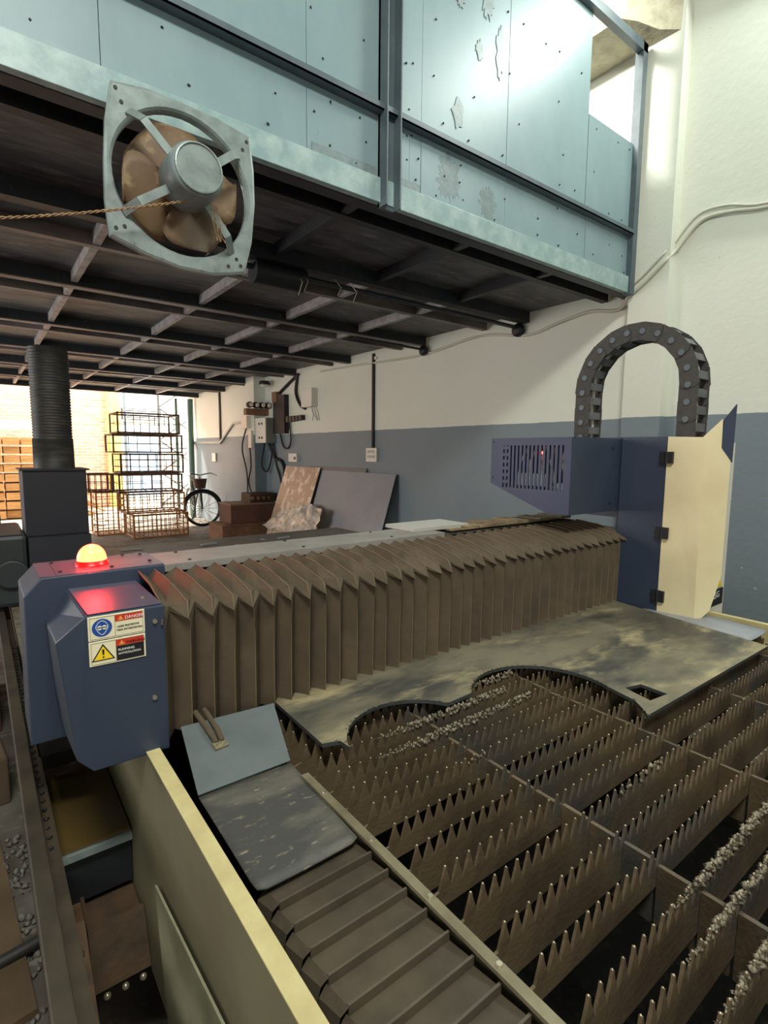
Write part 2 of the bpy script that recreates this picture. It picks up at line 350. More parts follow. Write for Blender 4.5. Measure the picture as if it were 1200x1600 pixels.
for x in [.2, .62, .95, 1.2, 1.4, 1.62, 1.72, 1.85, 2.05, 2.3, 2.42, 2.62, 2.8, 2.98, 3.2, 3.4, 3.55]:
    for z in (2.70, 2.80, 2.885, 3.02, 3.2, 3.45, 3.7):
        if z > 3.5 and x > 3.05: continue
        if rs.random() < .62:
            b.lump((x+rs.uniform(-.05, .05), 2.021, z+rs.uniform(-.02, .02)), .006)
b.build('screws', M_dark, mz, kind='stuff')
B().box(-3.4, 3.8, 2.04, 11.85, 2.640, 2.66).build('deck_sheet', M_soot, mz)
def beam(y, z0=2.55, h=.092, w=.07):
    o = B().box(-3.4, 3.79, y-.004, y+.004, z0+.008, z0+h).box(-3.4, 3.79, y+.004, y+w, z0+h-.008, z0+h).build('beam', M_beam, mz)
    B().box(-3.4, 3.79, y-.004, y+w, z0, z0+.008).build('beam_flange', M_flange if y > 3 else M_beam, o)  # far flanges carry the painted back light, near ones stay dark
    return o
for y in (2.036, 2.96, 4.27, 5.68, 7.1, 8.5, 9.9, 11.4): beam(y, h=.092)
for y in (2.25, 3.43, 4.65, 6.09, 7.5, 8.9, 10.3):
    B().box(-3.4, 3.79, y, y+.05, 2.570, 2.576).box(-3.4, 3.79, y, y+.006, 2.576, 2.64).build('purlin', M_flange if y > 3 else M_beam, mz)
for x in (-1.6, -.9, -.15, .60, 1.46, 2.2, 2.95):
    for y0, y1 in ((2.1, 2.95), (3.04, 4.26), (4.35, 5.67), (5.76, 7.09), (7.18, 8.49), (8.58, 9.89), (9.98, 11.39)):
        B().box(x-.02, x+.02, y0, y1, 2.575, 2.581).box(x-.02, x-.015, y0, y1, 2.581, 2.64).build('cross_angle', M_joist if y0 > 3 else M_beam, mz)  # beyond the near bay the pale colour stands for back light
for x in (.60, 1.46, 2.2, 2.95, -.15):      # braces dropping from deck to cross angles
    B().box(x-.004, x+.004, 3.1, 3.43, 2.58, 2.64).build('gusset', M_beam, mz)
# roller shaft hung under the mezzanine
sh = thing('roller_shaft', (1.4, 3.05, 2.5), 'black round shaft with a thick drum hung under the near end of the mezzanine', 'shaft')
B().tube([(1.2, 3.05, 2.52), (3.74, 3.05, 2.52)], .016, 10).build('shaft', M_beam, sh)
B().tube([(1.35, 3.05, 2.50), (1.68, 3.05, 2.50)], .07, 16).build('drum', M_beam, sh)
B().lathe([(.02, 0), (.055, .01), (.055, .05), (.02, .06)], (3.73, 3.05, 2.5), 'x', 14).build('end_bearing', M_black, sh)
b = B()
for x, dz in ((1.62, .13), (1.66, .10), (1.9, .08), (2.02, .10)):
    B().tube([(x, 3.03, 2.55), (x+.012, 2.97, 2.52-dz*.4), (x-.01, 2.98, 2.52-dz)], .003, 5).build('loose_wire', M_cable, sh)
sh2 = thing('roller_bearing', (3.74, 4.26, 2.5), 'small black round bearing bracket at wall under the second beam', 'bracket')
B().lathe([(.02, 0), (.05, .01), (.05, .05), (.02, .06)], (3.72, 4.26, 2.5), 'x', 14).build('end_bearing', M_black, sh2)
B().tube([(2.9, 4.26, 2.52), (3.73, 4.26, 2.51)], .013, 8).build('shaft', M_beam, sh2)
tag(B().tube([(.07, 5.2, 0), (.07, 5.2, 2.55)], .055, 4).build('steel_column', M_dark), 'dark steel column at the far left edge under the mezzanine', 'column')

# ================================================================ EXHAUST FAN
fn = thing('exhaust_fan', (.6, 1.88, 2.05), 'old square grey exhaust fan with rusty brown blades hung on the mezzanine edge', 'fan')
FC = Vector((.600, 1.88, 2.315)); NR = 48
outer = [(.388, 2.552), (.50, 2.570), (.610, 2.566), (.72, 2.562), (.829, 2.541), (.842, 2.43), (.844, 2.322), (.83, 2.19), (.801, 2.078), (.69, 2.050), (.573, 2.050), (.47, 2.070), (.368, 2.104), (.358, 2.21), (.360, 2.319), (.368, 2.44)]
def outer_at(a):
    d = Vector((math.cos(a), math.sin(a))); c = Vector((FC.x, FC.z)); best = None
    for i in range(len(outer)):
        p, q = Vector(outer[i]), Vector(outer[(i+1) % len(outer)]); e = q-p; den = d.x*e.y-d.y*e.x
        if abs(den) < 1e-9: continue
        t = ((p-c).x*e.y-(p-c).y*e.x)/den; s = ((p-c).x*d.y-(p-c).y*d.x)/den
        if t > 0 and -1e-6 <= s <= 1+1e-6: best = t if best is None else min(best, t)
    return best
angs = sorted([2*math.pi*k/NR for k in range(NR)]+[math.atan2(z-FC.z, x-FC.x) % (2*math.pi) for x, z in outer])
vs = []; fs = []
for a in angs:
    ro = outer_at(a)
    for r, dy in ((ro, .018), (ro, 0), (ro-.008, -.004), (.226, -.003), (.219, .004), (.217, .026), (.215, .026), (.217, .010), (.226, .003), (ro-.008, .003), (ro-.004, .018)):
        vs.append((FC.x+r*math.cos(a), FC.y+dy, FC.z+r*math.sin(a)))
n, k_ = len(angs), 11
for i in range(n):
    for j in range(k_): fs.append((i*k_+j, ((i+1) % n)*k_+j, ((i+1) % n)*k_+(j+1) % k_, i*k_+(j+1) % k_))
B().add(vs, fs).build('frame', M_fangrey, fn)
my0, my1 = 1.90, 1.735
mo = B().lathe([(.03, my0+.03), (.05, my0+.0), (.078, my0-.01), (.086, my0-.03), (.086, my1+.045), (.082, my1+.02), (.076, my1+.008), (.0005, my1+.008)], (FC.x, 0, FC.z), 'y', 32).build('motor', M_motor, fn)
B().lathe([(.074, my1+.008), (.073, my1), (.069, my1-.001), (.066, my1+.004), (.0005, my1+.003)], (FC.x, 0, FC.z), 'y', 32, False).build('motor_cap', M_fangrey, fn)
B().lathe([(.022, my0+.02), (.03, my0+.03), (.03, my0+.06), (.0005, my0+.062)], (FC.x, 0, FC.z), 'y', 16).build('hub', M_rust, fn)
for a0 in (118, 205, 296, 22):
    vs = []; fs = []; nu, nv = 9, 8
    for i in range(nu+1):
        t = i/nu; r = .035+.168*t
        half = .16+.55*math.sin(math.pi*min(1, t*1.02)**.75)*.9 if t < .98 else .14
        wv = half*(.070+.052*t)
        for j in range(nv+1):
            s_ = -1+2*j/nv
            a = R(a0); px, pz = r, s_*wv*2.1*math.sqrt(max(0, 1-max(0, (t-.55)/.45)**2.4))+.0
            dy = .045*s_*(.9-.3*t)+.012*s_*s_
            vs.append((FC.x+px*math.cos(a)-pz*math.sin(a), FC.y+.040+dy*.8, FC.z+px*math.sin(a)+pz*math.cos(a)))
    for i in range(nu):
        for j in range(nv): fs.append((i*(nv+1)+j, (i+1)*(nv+1)+j, (i+1)*(nv+1)+j+1, i*(nv+1)+j+1))
    o = B().add(vs, fs, True).build('blade', M_fanblade, fn); so = o.modifiers.new('thickness', 'SOLIDIFY'); so.thickness = .003
for a0, r1 in ((135, .235), (215, .235), (310, .235), (40, .235)):
    a = R(a0); d = Vector((math.cos(a), 0, math.sin(a))); sd = Vector((-math.sin(a), 0, math.cos(a)))
    p0 = FC+d*.07+Vector((0, -.055, 0)); p1 = FC+d*.19+Vector((0, -.05, 0)); p2 = FC+d*r1+Vector((0, -.006, 0))
    B().bar(p0, p1, .026, .005, (0, -1, 0)).bar(p1, p2, .026, .005, (0, -1, 0)).build('strut', M_fangrey, fn)
b = B()
for x, z in ((.40, 2.535), (.415, 2.50), (.815, 2.52), (.80, 2.49), (.785, 2.10), (.77, 2.12), (.74, 2.09), (.385, 2.13), (.41, 2.14)):
    b.lathe([(.006, 1.874), (.006, 1.882)], (x, 0, z), 'y', 8)
b.build('frame_bolts', M_dark, fn, kind='stuff')
B().bar((.45, 1.90, 2.545), (.45, 2.0, 2.60), .03, .006).build('hanger', M_beam, fn)
B().bar((.75, 1.90, 2.545), (.75, 2.0, 2.60), .03, .006).build('hanger', M_beam, fn)
b = B()
for dx in (0, .008, -.006):
    B().tube([(.665+dx, 1.80, 2.245), (.672+dx*2, 1.80, 2.20), (.69+dx, 1.83, 2.165), (.70+dx*2, 1.835, 2.15)], .0022, 5).build('motor_wire', M_rope, fn)
pts = []
for k in range(40):
    t = k/39; a = Vector((.650, 1.79, 2.26)); c = Vector((-.55, 1.90, 1.95)); p = a.lerp(c, t); p.z -= .045*math.sin(math.pi*t)
    pts.append(p)
b = B()
for ph in (0, math.pi):
    q = []
    for k in range(240):
        t = k/239*(len(pts)-1); i = min(int(t), len(pts)-2); p = pts[i].lerp(pts[i+1], t-i); a = k*.9+ph
        q.append(p+Vector((0, math.cos(a)*.0028, math.sin(a)*.0028)))
    b.tube(q, .0020, 4)
tag(b.build('twisted_cord', M_rope), 'frayed twisted cord running from the fan motor to the left', 'cord')

# ================================================================ LASER CUTTER BED
bed = thing('laser_cutter_bed', (1.3, .6, 0), 'cutting table of the machine: rows of spiked brown slats in a steel frame', 'cutting table')
X0, X1 = .49, 2.235
TIP, VAL, BOT, PT = .830, .794, .736, .0257
prof = [(X0, BOT), (X0, VAL-.004)]
x = .5115
while x < X1-.03:
    prof += [(x+.0006, VAL), (x+PT*.5-.0030, TIP-.009), (x+PT*.5-.0012, TIP), (x+PT*.5+.0012, TIP), (x+PT*.5+.0030, TIP-.009)]
    x += PT
NT = int((x-.5115)/PT+.5)
prof += [(x+.0006, VAL), (X1, VAL), (X1, BOT)]
def slatmesh():
    b = B(); n = len(prof); t = .0022
    # caps as thin quads/triangles down to the base line
    top = prof[1:-1]
    for y in (-t, t):
        for p, q in zip(top, top[1:]):
            b.add([(p[0], y, BOT), (q[0], y, BOT), (q[0], y, q[1]), (p[0], y, p[1])], [(0, 1, 2, 3)])
    for p, q in zip(top, top[1:]):
        b.add([(p[0], -t, p[1]), (q[0], -t, q[1]), (q[0], t, q[1]), (p[0], t, p[1])], [(0, 1, 2, 3)])
    b.add([(X0, -t, BOT), (X1, -t, BOT), (X1, t, BOT), (X0, t, BOT)], [(0, 1, 2, 3)])
    b.add([(X0, -t, BOT), (X0, t, BOT), (X0, t, VAL), (X0, -t, VAL)], [(0, 1, 2, 3)])
    return b
rows = [.13, .189, .240, .289, .353, .410, .471, .527, .587, .646, .708, .768, .828, .888, .948, 1.008, 1.068]
BOTD = BOT; BOT = .766; short = slatmesh().build('slat_short', M_slat, bed); BOT = BOTD
src = slatmesh().build('slat', M_slat, bed); src.location = (-0.0, rows[0], 0)
bb = B()
for k in range(NT): bb.lump((.5115+PT*(k+.5), 0, TIP), .0021)
o0 = ORG['laser_cutter_bed']
bsrc = bb.build('tip_beads', M_bead, None, kind='stuff')
for v in bsrc.data.vertices: v.co -= o0
for v in src.data.vertices: pass
bsrc.parent = src
for i, y in enumerate(rows):
    dz = random.uniform(-.002, .002); dx = random.uniform(-.004, .004)
    if i == 0: s_ = src; s_.location = (dx, y, dz)
    else:
        s_ = src.copy(); COL.objects.link(s_); s_.parent = bed; s_.location = (dx, y, dz)
        t_ = bsrc.copy(); COL.objects.link(t_); t_.parent = s_
    if i in (4, 7, 9, 10): s_.data = short.data
    sl = {1: (.62, 2.2, .9), 2: (.66, 2.2, .9), 3: (.72, 2.2, 1), 6: (.85, 1.1, .10), 10: (.70, .86, .12), 12: (.62, 1.12, .8), 13: (.66, 1.1, .8), 14: (1.0, 1.2, .6)}.get(i)
    if sl:
        b = B(); rr = random.Random(i)
        xx = sl[0]
        while xx < sl[1]:
            ramp = min(1, (xx-sl[0])/.15+.25)
            for q in range(4):
                if rr.random() < sl[2]:
                    b.lump((xx+rr.uniform(-.005, .005), rr.uniform(-.0028, .0028), TIP-.006+rr.uniform(-.012, .004)*ramp), rr.uniform(.0035, .0065)*ramp)
            xx += .0068
        g = b.build('slag_crust', M_slag, None, 'lumpy grey slag welded along the teeth', kind='stuff')
        for v in g.data.vertices: v.co -= o0
        g.parent = s_
bpy.data.objects.remove(short)
for xd in (.824, 1.212, 1.60, 1.99):
    for y0, y1 in zip(rows, rows[1:]):
        h = .804+random.uniform(-.004, .004)
        B().box(xd-.004, xd+.004, y0+.003, y1-.003, .70, h).build('cross_plate', M_slat, bed)
B().box(.462, .477, .10, .86, .823, .829).box(.472, .477, .10, .86, .70, .823).build('edge_strip', M_strip, bed, 'dull steel strip beside the way cover')
b = B()
for y in (.79, .64, .50, .375, .26):
    b.lathe([(.005, .829), (.004, .832)], (.470, y, 0), 'z', 8)
b.build('strip_screws', M_bolt, bed, kind='stuff')
B().box(.485, .488, .10, 2.3, .30, .79).build('inner_wall', M_pit, bed)
B().box(2.238, 2.262, .05, 2.6, .55, .842).build('right_rail', M_creamold, bed, 'cream painted right hand rail')
B().box(.26, 2.26, -.3, 3.9, .26, .30).build('base_tray', M_pit, bed)
B().box(.242, .268, -.2, 1.75, .30, .83).build('side_plate', M_olive, bed, 'olive-cream side plate beside the pit')  # side set darker and more olive than its cream top edge
B().box(.2415, .2685, -.2, 1.75, .829, .8325).build('side_plate_edge', M_creamold, bed, 'worn bright cream top edge', bevel=.0008)
B().box(.5, 2.25, 1.12, 3.75, .66, .80).build('rear_body', M_dark, bed)
B().box(.42, 2.35, 1.62, 3.72, .80, .826).build('rear_cover_plate', mat('dull_rear_plate', (104, 98, 90), .5, rgb2=(84, 78, 72), scale=6), bed, 'dull grey plate behind the gantry')
# left outer rail, rack and pit furniture
B().box(.033, .062, .2, 3.9, .665, .70).build('outer_rail', mat('grimy_rail', (66, 58, 46), .5, rgb2=(44, 38, 30), scale=9), bed, bevel=.003)
B().box(.060, .066, 1.3, 3.9, .02, .665).build('side_panel', M_dark, bed)
B().box(.062, .088, .2, 3.9, .62, .64).build('rail_ledge', mat('brown_ledge', (70, 60, 46), .6, rgb2=(46, 40, 32), scale=9), bed)
b = B(); yy = 1.75
while yy < 3.6:
    b.box(.088, .128, yy, yy+.022, .69, .715); yy += .04
b.box(.088, .128, 1.7, 3.65, .66, .69).build('gear_rack', mat('oily_rack', (120, 112, 96), .45, rgb2=(80, 72, 60), scale=20), bed)
b = B(); yy = 1.2
while yy < 2.6:
    b.lump((.074, yy, .644), .006); yy += .036
b.build('rail_screws', M_dark, bed, kind='stuff')
B().box(.085, .242, 1.60, 2.6, .60, .64).build('saddle_plate', M_dark, bed)
B().box(.083, .238, 1.292, 1.62, .553, .562).build('recess_cover', M_mustard, bed, 'oily mustard brown cover plate')
B().box(.068, .24, 1.282, 1.60, .535, .551).build('recess_shelf', M_fangrey, bed)
B().box(.070, .24, 1.30, 1.6, .42, .535).build('recess_box', M_black, bed)
b = B().box(.128, .240, 1.20, 1.345, .395, .402).box(.128, .135, 1.20, 1.345, .402, .43).box(.128, .24, 1.335, 1.345, .402, .43).slab([(.128, 1.20, .43), (.24, 1.20, .43), (.24, 1.15, .32), (.128, 1.15, .32)], (0, -.006, 0))
b.build('rusty_bracket', M_rust, bed, 'rusty brown angle bracket in the pit')
B().box(.098, .128, 1.24, 1.345, .395, .42).slab([(.098, 1.24, .42), (.128, 1.24, .42), (.128, .95, .2), (.098, .95, .2)], (0, -.004, -.01)).build('rusty_bracket', mat('pinkish_rust', (112, 84, 58), .7, rgb2=(80, 58, 40), scale=30), bed)
b = B()
for k in range(5): b.lathe([(.007, 0), (.007, .006), (.003, .009)], (.113, 1.19-.05*k, .385-.038*k), 'z', 8)
for k in range(3): b.lathe([(.007, 0), (.007, .006), (.003, .009)], (.15+.035*k, 1.13, .315), 'z', 8)
b.build('bracket_bolts', M_bolt, bed, kind='stuff')
B().box(.070, .24, .3, 1.14, .10, .16).build('pit_floor', M_pit, bed)
B().box(.066, .095, .3, 1.3, .1, .5).build('pit_wall', mat('pit_grey', (72, 72, 64), .6, rgb2=(56, 54, 46), scale=8), bed)
B().slab([(.236, 1.047, .585), (.236, .669, .63), (.236, .62, .30), (.236, .98, .30)], (-.004, 0, 0)).build('gusset_plate', mat('pale_olive_plate', (150, 148, 120), .5, rgb2=(120, 114, 88), scale=9), bed)

# ================================================================ WAY COVER AND MATS
wc = thing('way_cover', (.39, .5, .75), 'brown-grey armoured way cover of overlapping plates beside the slat bed', 'way cover')
y = .668; i = 0
while y > .06:
    p = .0437
    
    b = B().prism([(y+.006, .808), (y-p*.85, .816), (y-p*.92, .8225), (y-p, .8225), (y-p, .796), (y-p+.003, .796), (y-p+.003, .814), (y+.006, .804)], 'x', .300, .459)
    # rounded left shoulder
    b.add([(.300, y+.006, .808), (.300, y-p, .821), (.290, y-p*.95, .812), (.287, y+.002, .800), (.283, y-p*.9, .780), (.283, y, .773)], [(0, 1, 2, 3), (3, 2, 4, 5)])
    b.build('cover_plate', M_wayc, wc)
    y -= p; i += 1
B().box(.29, .46, .02, .66, .76, .77).build('cover_base', M_black, wc)
mt = thing('rubber_apron', (.38, .8, .78), 'scuffed black rubber sheet lying between blue-grey wiper and way cover', 'rubber sheet')
vs = []; fs = []; nx, ny = 12, 14
for i in range(nx+1):
    for j in range(ny+1):
        s_, t = i/nx, j/ny
        xl = .283-.002*t; xr = .468+(.457-.468)*t
        yy = .915+(.662-.915)*t
        cr = .006*math.sin(s_*3.1)*(t) if t > .9 else 0
        vs.append((xl+(xr-xl)*s_+(.002 if j == ny and i == 0 else 0), yy-(.006 if 0 < i < nx and j == ny else 0), .826-.001*t+.002*math.sin(s_*4+t*3)*.6))
for i in range(nx):
    for j in range(ny): fs.append((i*(ny+1)+j, (i+1)*(ny+1)+j, (i+1)*(ny+1)+j+1, i*(ny+1)+j+1))
o = B().add(vs, fs, True).build('rubber_sheet', M_rubber, mt); so = o.modifiers.new('thickness', 'SOLIDIFY'); so.thickness = .003

# ================================================================ STEEL PLATE WITH CUT-OUTS
def arc(cx, cy, r, a0, a1, n):
    return [(cx+r*math.cos(R(a0+(a1-a0)*k/n)), cy+r*math.sin(R(a0+(a1-a0)*k/n))) for k in range(n+1)]
import numpy as _np
pl = thing('cut_steel_plate', (1.3, .9, .835), 'heat-stained flat steel plate with scalloped round cut-outs lying on the slats', 'steel plate')
c1 = arc(.735, .815, .165, 160, 27, 22); c2 = arc(1.115, .775, .1860, 140, -20, 30)
edge = [(.548, 1.30), (.541, .914), (.570, .905)] + [(.578, .90)] + c1 + c2 + [(1.27, .625), (1.235, .580), (1.218, .566), (1.995, .562), (2.12, 1.30)]
# strip decomposition: quads from each front edge point back to the rear line, with the square window left open
front = edge[1:-1]
# keep monotonic in x
mono = [front[0]]
for p in front[1:]:
    if p[0] > mono[-1][0]+1e-4: mono.append(p)
und = [p for p in c2 if p not in mono]
def yfront(x):
    for p, q in zip(mono, mono[1:]):
        if p[0] <= x <= q[0]: return p[1]+(q[1]-p[1])*(x-p[0])/max(1e-9, q[0]-p[0])
    return mono[-1][1]
bmz = B(); be = B()
import bmesh
def plate_mesh():
    bm = bmesh.new(); T = .841; H_ = .009
    outline = edge
    vs_ = [bm.verts.new((p[0], p[1], T)) for p in outline]
    hole = [(1.318, .676), (1.375, .662), (1.372, .592), (1.300, .600)]
    hv = [bm.verts.new((p[0], p[1], T)) for p in hole]
    es = [bm.edges.new((vs_[i], vs_[(i+1) % len(vs_)])) for i in range(len(vs_))]+[bm.edges.new((hv[i], hv[(i+1) % 4])) for i in range(4)]
    bmesh.ops.triangle_fill(bm, use_beauty=True, edges=es)
    # drop any faces inside the hole
    for f in list(bm.faces):
        c = f.calc_center_median()
        if all(v in hv for v in f.verts): bm.faces.remove(f)
    r = bmesh.ops.extrude_face_region(bm, geom=list(bm.faces))
    for v in [g for g in r['geom'] if isinstance(g, bmesh.types.BMVert)]: v.co.z -= H_
    bmesh.ops.recalc_face_normals(bm, faces=bm.faces)
    me = bpy.data.meshes.new('plate'); bm.to_mesh(me); bm.free()
    o_ = ORG[pl.name]
    for v in me.vertices: v.co -= o_
    me.materials.append(M_plate); me.materials.append(M_cut)
    for p in me.polygons:
        if abs(p.normal.z) < .5: p.material_index = 1
    o = bpy.data.objects.new('plate', me); COL.objects.link(o); o.parent = pl
plate_mesh()
b = B(); rr = random.Random(5)
for p in edge[2:-2]:
    for q in range(2): b.lump((p[0]+rr.uniform(-.004, .004), p[1]+rr.uniform(-.004, .004), .843), rr.uniform(.0012, .0028))
b.build('cut_burr', M_slag, pl, kind='stuff')
# curled offcut near the head
vs = []; fs = []
for i in range(13):
    t = i/12
    for j in range(4):
        s_ = j/3; vs.append((2.035-.015*t+(.135+.02*t)*s_, 1.02-.40*t-(.02 if i == 12 else 0)*s_*(1-s_), .836+.010*math.sin(t*3.1)*s_+.02*max(0, t-.75)*s_))
for i in range(12):
    for j in range(3): fs.append((i*4+j, (i+1)*4+j, (i+1)*4+j+1, i*4+j+1))
o = B().add(vs, fs, True).build('thin_offcut', M_sheet); so = o.modifiers.new('thickness', 'SOLIDIFY'); so.thickness = .0015
tag(o, 'thin curled grey metal offcut under the cutting head door', 'offcut')

# ================================================================ GANTRY
ga = thing('gantry', (1.2, 1.3, .83), 'navy and brown gantry beam with pleated bellows crossing the cutting table', 'gantry')
B().box(.30, 2.55, 1.19, 1.50, .87, 1.085).build('beam_core', M_dark, ga)
B().box(1.30, 2.10, 1.35, 1.50, 1.09, 1.160).box(.352, 1.30, 1.36, 1.50, 1.09, 1.155).build('beam_ledge', M_dark, ga)
B().box(.352, 1.30, 1.345, 1.512, 1.152, 1.171).build('top_cover', M_greyplate, ga, 'pale grey top cover plate', bevel=.001)
B().box(1.20, 1.475, 1.40, 1.56, 1.172, 1.184).build('sliding_cover', mat('pale_slide_plate', (170, 168, 160), .4), ga, 'raised pale sliding plate')
for k in range(10):
    x0 = 1.36+k*.075
    B().box(x0, x0+.072, 1.375, 1.50+.01*random.random(), 1.166, 1.172+.006*(k % 2)).build('cover_slat', mat('tan_cover_slat', (140, 122, 92), .5, rgb2=(100, 84, 62), scale=20), ga)
b = B()
for x_, y_ in ((.42, 1.37), (.42, 1.49), (.75, 1.37), (.75, 1.49), (1.08, 1.37), (1.08, 1.49)): b.lathe([(.005, 1.171), (.004, 1.174)], (x_, y_, 0), 'z', 8)
b.build('cover_screws', M_dark, ga, kind='stuff')
# rear end cap
capp = [(.352, 1.172), (.095, 1.172), (.062, 1.136), (.058, .80), (.352, .80)]
ec = B().prism(capp, 'y', 1.345, 1.53).build('rear_end_cap', M_blue, ga, bevel=.003)
B().box(.0935, .351, 1.350, 1.527, 1.1715, 1.1735).build('end_cap_top', M_bluetop, ec)
b = B()
for x_, y_ in ((.13, 1.50), (.135, 1.38), (.24, 1.375), (.33, 1.40), (.33, 1.50), (.29, 1.515)): b.lathe([(.0045, 1.1735), (.004, 1.177)], (x_, y_, 0), 'z', 8)
b.box(.1245, .1255, 1.355, 1.50, 1.1735, 1.1742)
b.build('cap_screws', M_dark, ec, kind='stuff')
# front end cap (explicit corners)
A_ = [(.146, 1.115, 1.136), (.288, 1.115, 1.136), (.288, 1.435, 1.140), (.139, 1.435, 1.140)]
E_ = (.097, 1.140, 1.087); G_ = (.098, 1.435, 1.072)
lo_ = [(.146, 1.115, .824), (.289, 1.115, .824), (.289, 1.435, .824), (.112, 1.435, .84), (.121, 1.140, .843)]
vs = A_+[E_, G_]+lo_
fs = [(0, 1, 2, 3), (0, 3, 5, 4), (0, 4, 10, 6), (0, 6, 7, 1), (1, 7, 8, 2), (4, 5, 9, 10), (2, 8, 9, 5, 3), (6, 10, 9, 8, 7)]
fe = B().add(vs, fs).build('front_end_cap', M_blue, ga, bevel=.003)
B().slab([(.150, 1.120, 1.1375), (.284, 1.120, 1.1375), (.284, 1.430, 1.1410), (.143, 1.430, 1.1410)], (0, 0, .0012)).build('end_cap_top', M_bluetop, fe)
b = B()
for x_, z_ in ((.268, 1.105), (.262, .945)): b.lathe([(.0045, 1.110), (.0045, 1.116)], (x_, 0, z_), 'y', 8)
for x_, y_ in ((.255, 1.38), (.262, 1.18)): b.lathe([(.004, 1.139), (.004, 1.143)], (x_, y_, 0), 'z', 8)
b.build('cap_screws', M_bolt, fe, kind='stuff')
# stickers
def sticker(z1, z0, top):
    st = B().box(.148, .249, 1.1125, 1.1145, z0, z1).build('warning_sticker', M_stick, ga, bevel=.001)
    w = z1-z0; y_ = 1.1118
    xm = .148+.047
    B().box(xm, .2455, y_, y_+.0008, z1-.004-.012, z1-.004).build('sticker_header', M_redink, st)
    text('DANGER' if top else 'WARNING', 'lettering', M_whiteink if top else M_ink, st, (xm+.0175, y_-.0004, z1-.0135), (1, 0, 0), (0, 0, 1), .0085 if top else .0072)
    B().prism([(xm+.004, z1-.0145), (xm+.016, z1-.0145), (xm+.010, z1-.0052)], 'y', y_-.0006, y_).build('header_triangle', M_orangeink, st)
    text('!', 'lettering', M_whiteink, st, (xm+.0092, y_-.001, z1-.0135), (1, 0, 0), (0, 0, 1), .0075)
    fr = B()
    for a, c, e, f in ((.1515, .2455, z0+.003, z0+.0034), (.1515, .2455, z1-.0034, z1-.003), (.1515, .1519, z0+.003, z1-.003), (xm-.0004, xm, z0+.003, z1-.003), (.2451, .2455, z0+.003, z1-.003)):
        fr.box(a, c, y_+.0002, y_+.0008, e, f)
    fr.build('sticker_border', M_ink, st)
    cx, cz = .172, (z0+z1)/2
    if top:
        B().lathe([(.0175, y_+.0002), (.0175, y_+.0008)], (cx, 0, cz), 'y', 32, False).build('round_symbol', M_blueink, st)
        # head outline with goggles
        head = []
        for k in range(28):
            a = 2*math.pi*k/28; rx = .0095*(1+.14*math.exp(-((math.sin(a)-.05)/.25)**2)*abs(math.cos(a))); rz = .0125 if math.sin(a) > 0 else .0145
            nar = 1 if math.sin(a) > -.2 else 1-.38*(-math.sin(a)-.2)
            head.append((cx+rx*math.cos(a)*nar, y_-.0002, cz+.001+rz*math.sin(a)))
        B().tube(head, .0006, 4, closed=True).build('head_outline', M_whiteink, st)
        g = B().lathe([(.0042, y_-.0008), (.0042, y_+.0001)], (cx-.0042, 0, cz+.0005), 'y', 14, False).lathe([(.0042, y_-.0008), (.0042, y_+.0001)], (cx+.0042, 0, cz+.0005), 'y', 14, False).box(cx-.009, cx+.009, y_-.0008, y_+.0001, cz-.0005, cz+.0016)
        g.build('goggles_symbol', M_whiteink, st)
        text('LASER PROTECTIVE', 'lettering', M_ink, st, (xm+.003, y_-.0002, cz-.004), (1, 0, 0), (0, 0, 1), .0046)
        text('WEAR EYE PROTECTION', 'lettering', M_ink, st, (xm+.002, y_-.0002, cz-.011), (1, 0, 0), (0, 0, 1), .0042)
    else:
        B().prism([(cx-.0205, cz-.015), (cx+.0205, cz-.015), (cx, cz+.018)], 'y', y_+.0002, y_+.0008).build('warning_triangle', M_ink, st)
        B().prism([(cx-.0165, cz-.0128), (cx+.0165, cz-.0128), (cx, cz+.0135)], 'y', y_-.0003, y_+.0002).build('warning_triangle', M_yelink, st)
        B().prism([(cx-.0014, cz-.004), (cx+.0014, cz-.004), (cx+.002, cz+.007), (cx-.002, cz+.007)], 'y', y_-.0007, y_-.0003).box(cx-.0014, cx+.0014, y_-.0007, y_-.0003, cz-.010, cz-.0068).build('exclamation_mark', M_ink, st)
        B().box(xm+.0004, .2453, y_, y_+.0008, z0+.0035, z1-.0165).build('black_field', M_ink, st)
        text('RUNNING', 'lettering', M_whiteink, st, (xm+.003, y_-.0004, cz-.002), (1, 0, 0), (0, 0, 1), .0064)
        text('ANTICOLLISION', 'lettering', M_whiteink, st, (xm+.003, y_-.0004, cz-.0095), (1, 0, 0), (0, 0, 1), .0056)
sticker(1.1345, 1.0865, True); sticker(1.0850, 1.0365, False)
# beacon
bc = B().lathe([(.036, 1.1735), (.036, 1.178), (.033, 1.179), (.033, 1.186), (.0005, 1.186)], (.207, 1.43, 0), 'z', 32).build('beacon_base', M_beaconcore, ga, 'red rim of the beacon')
B().lathe([(.032, 1.186)]+[(.032*math.cos(R(a)), 1.188+.036*math.sin(R(a))) for a in range(0, 90, 9)]+[(.0005, 1.224)], (.207, 1.43, 0), 'z', 32).build('beacon_dome', M_beacon, ga, 'glowing red warning beacon dome')
light('beacon_light', 'POINT', (.207, 1.43, 1.245), 1.1, (1, .02, .03), shadow_soft_size=.02)
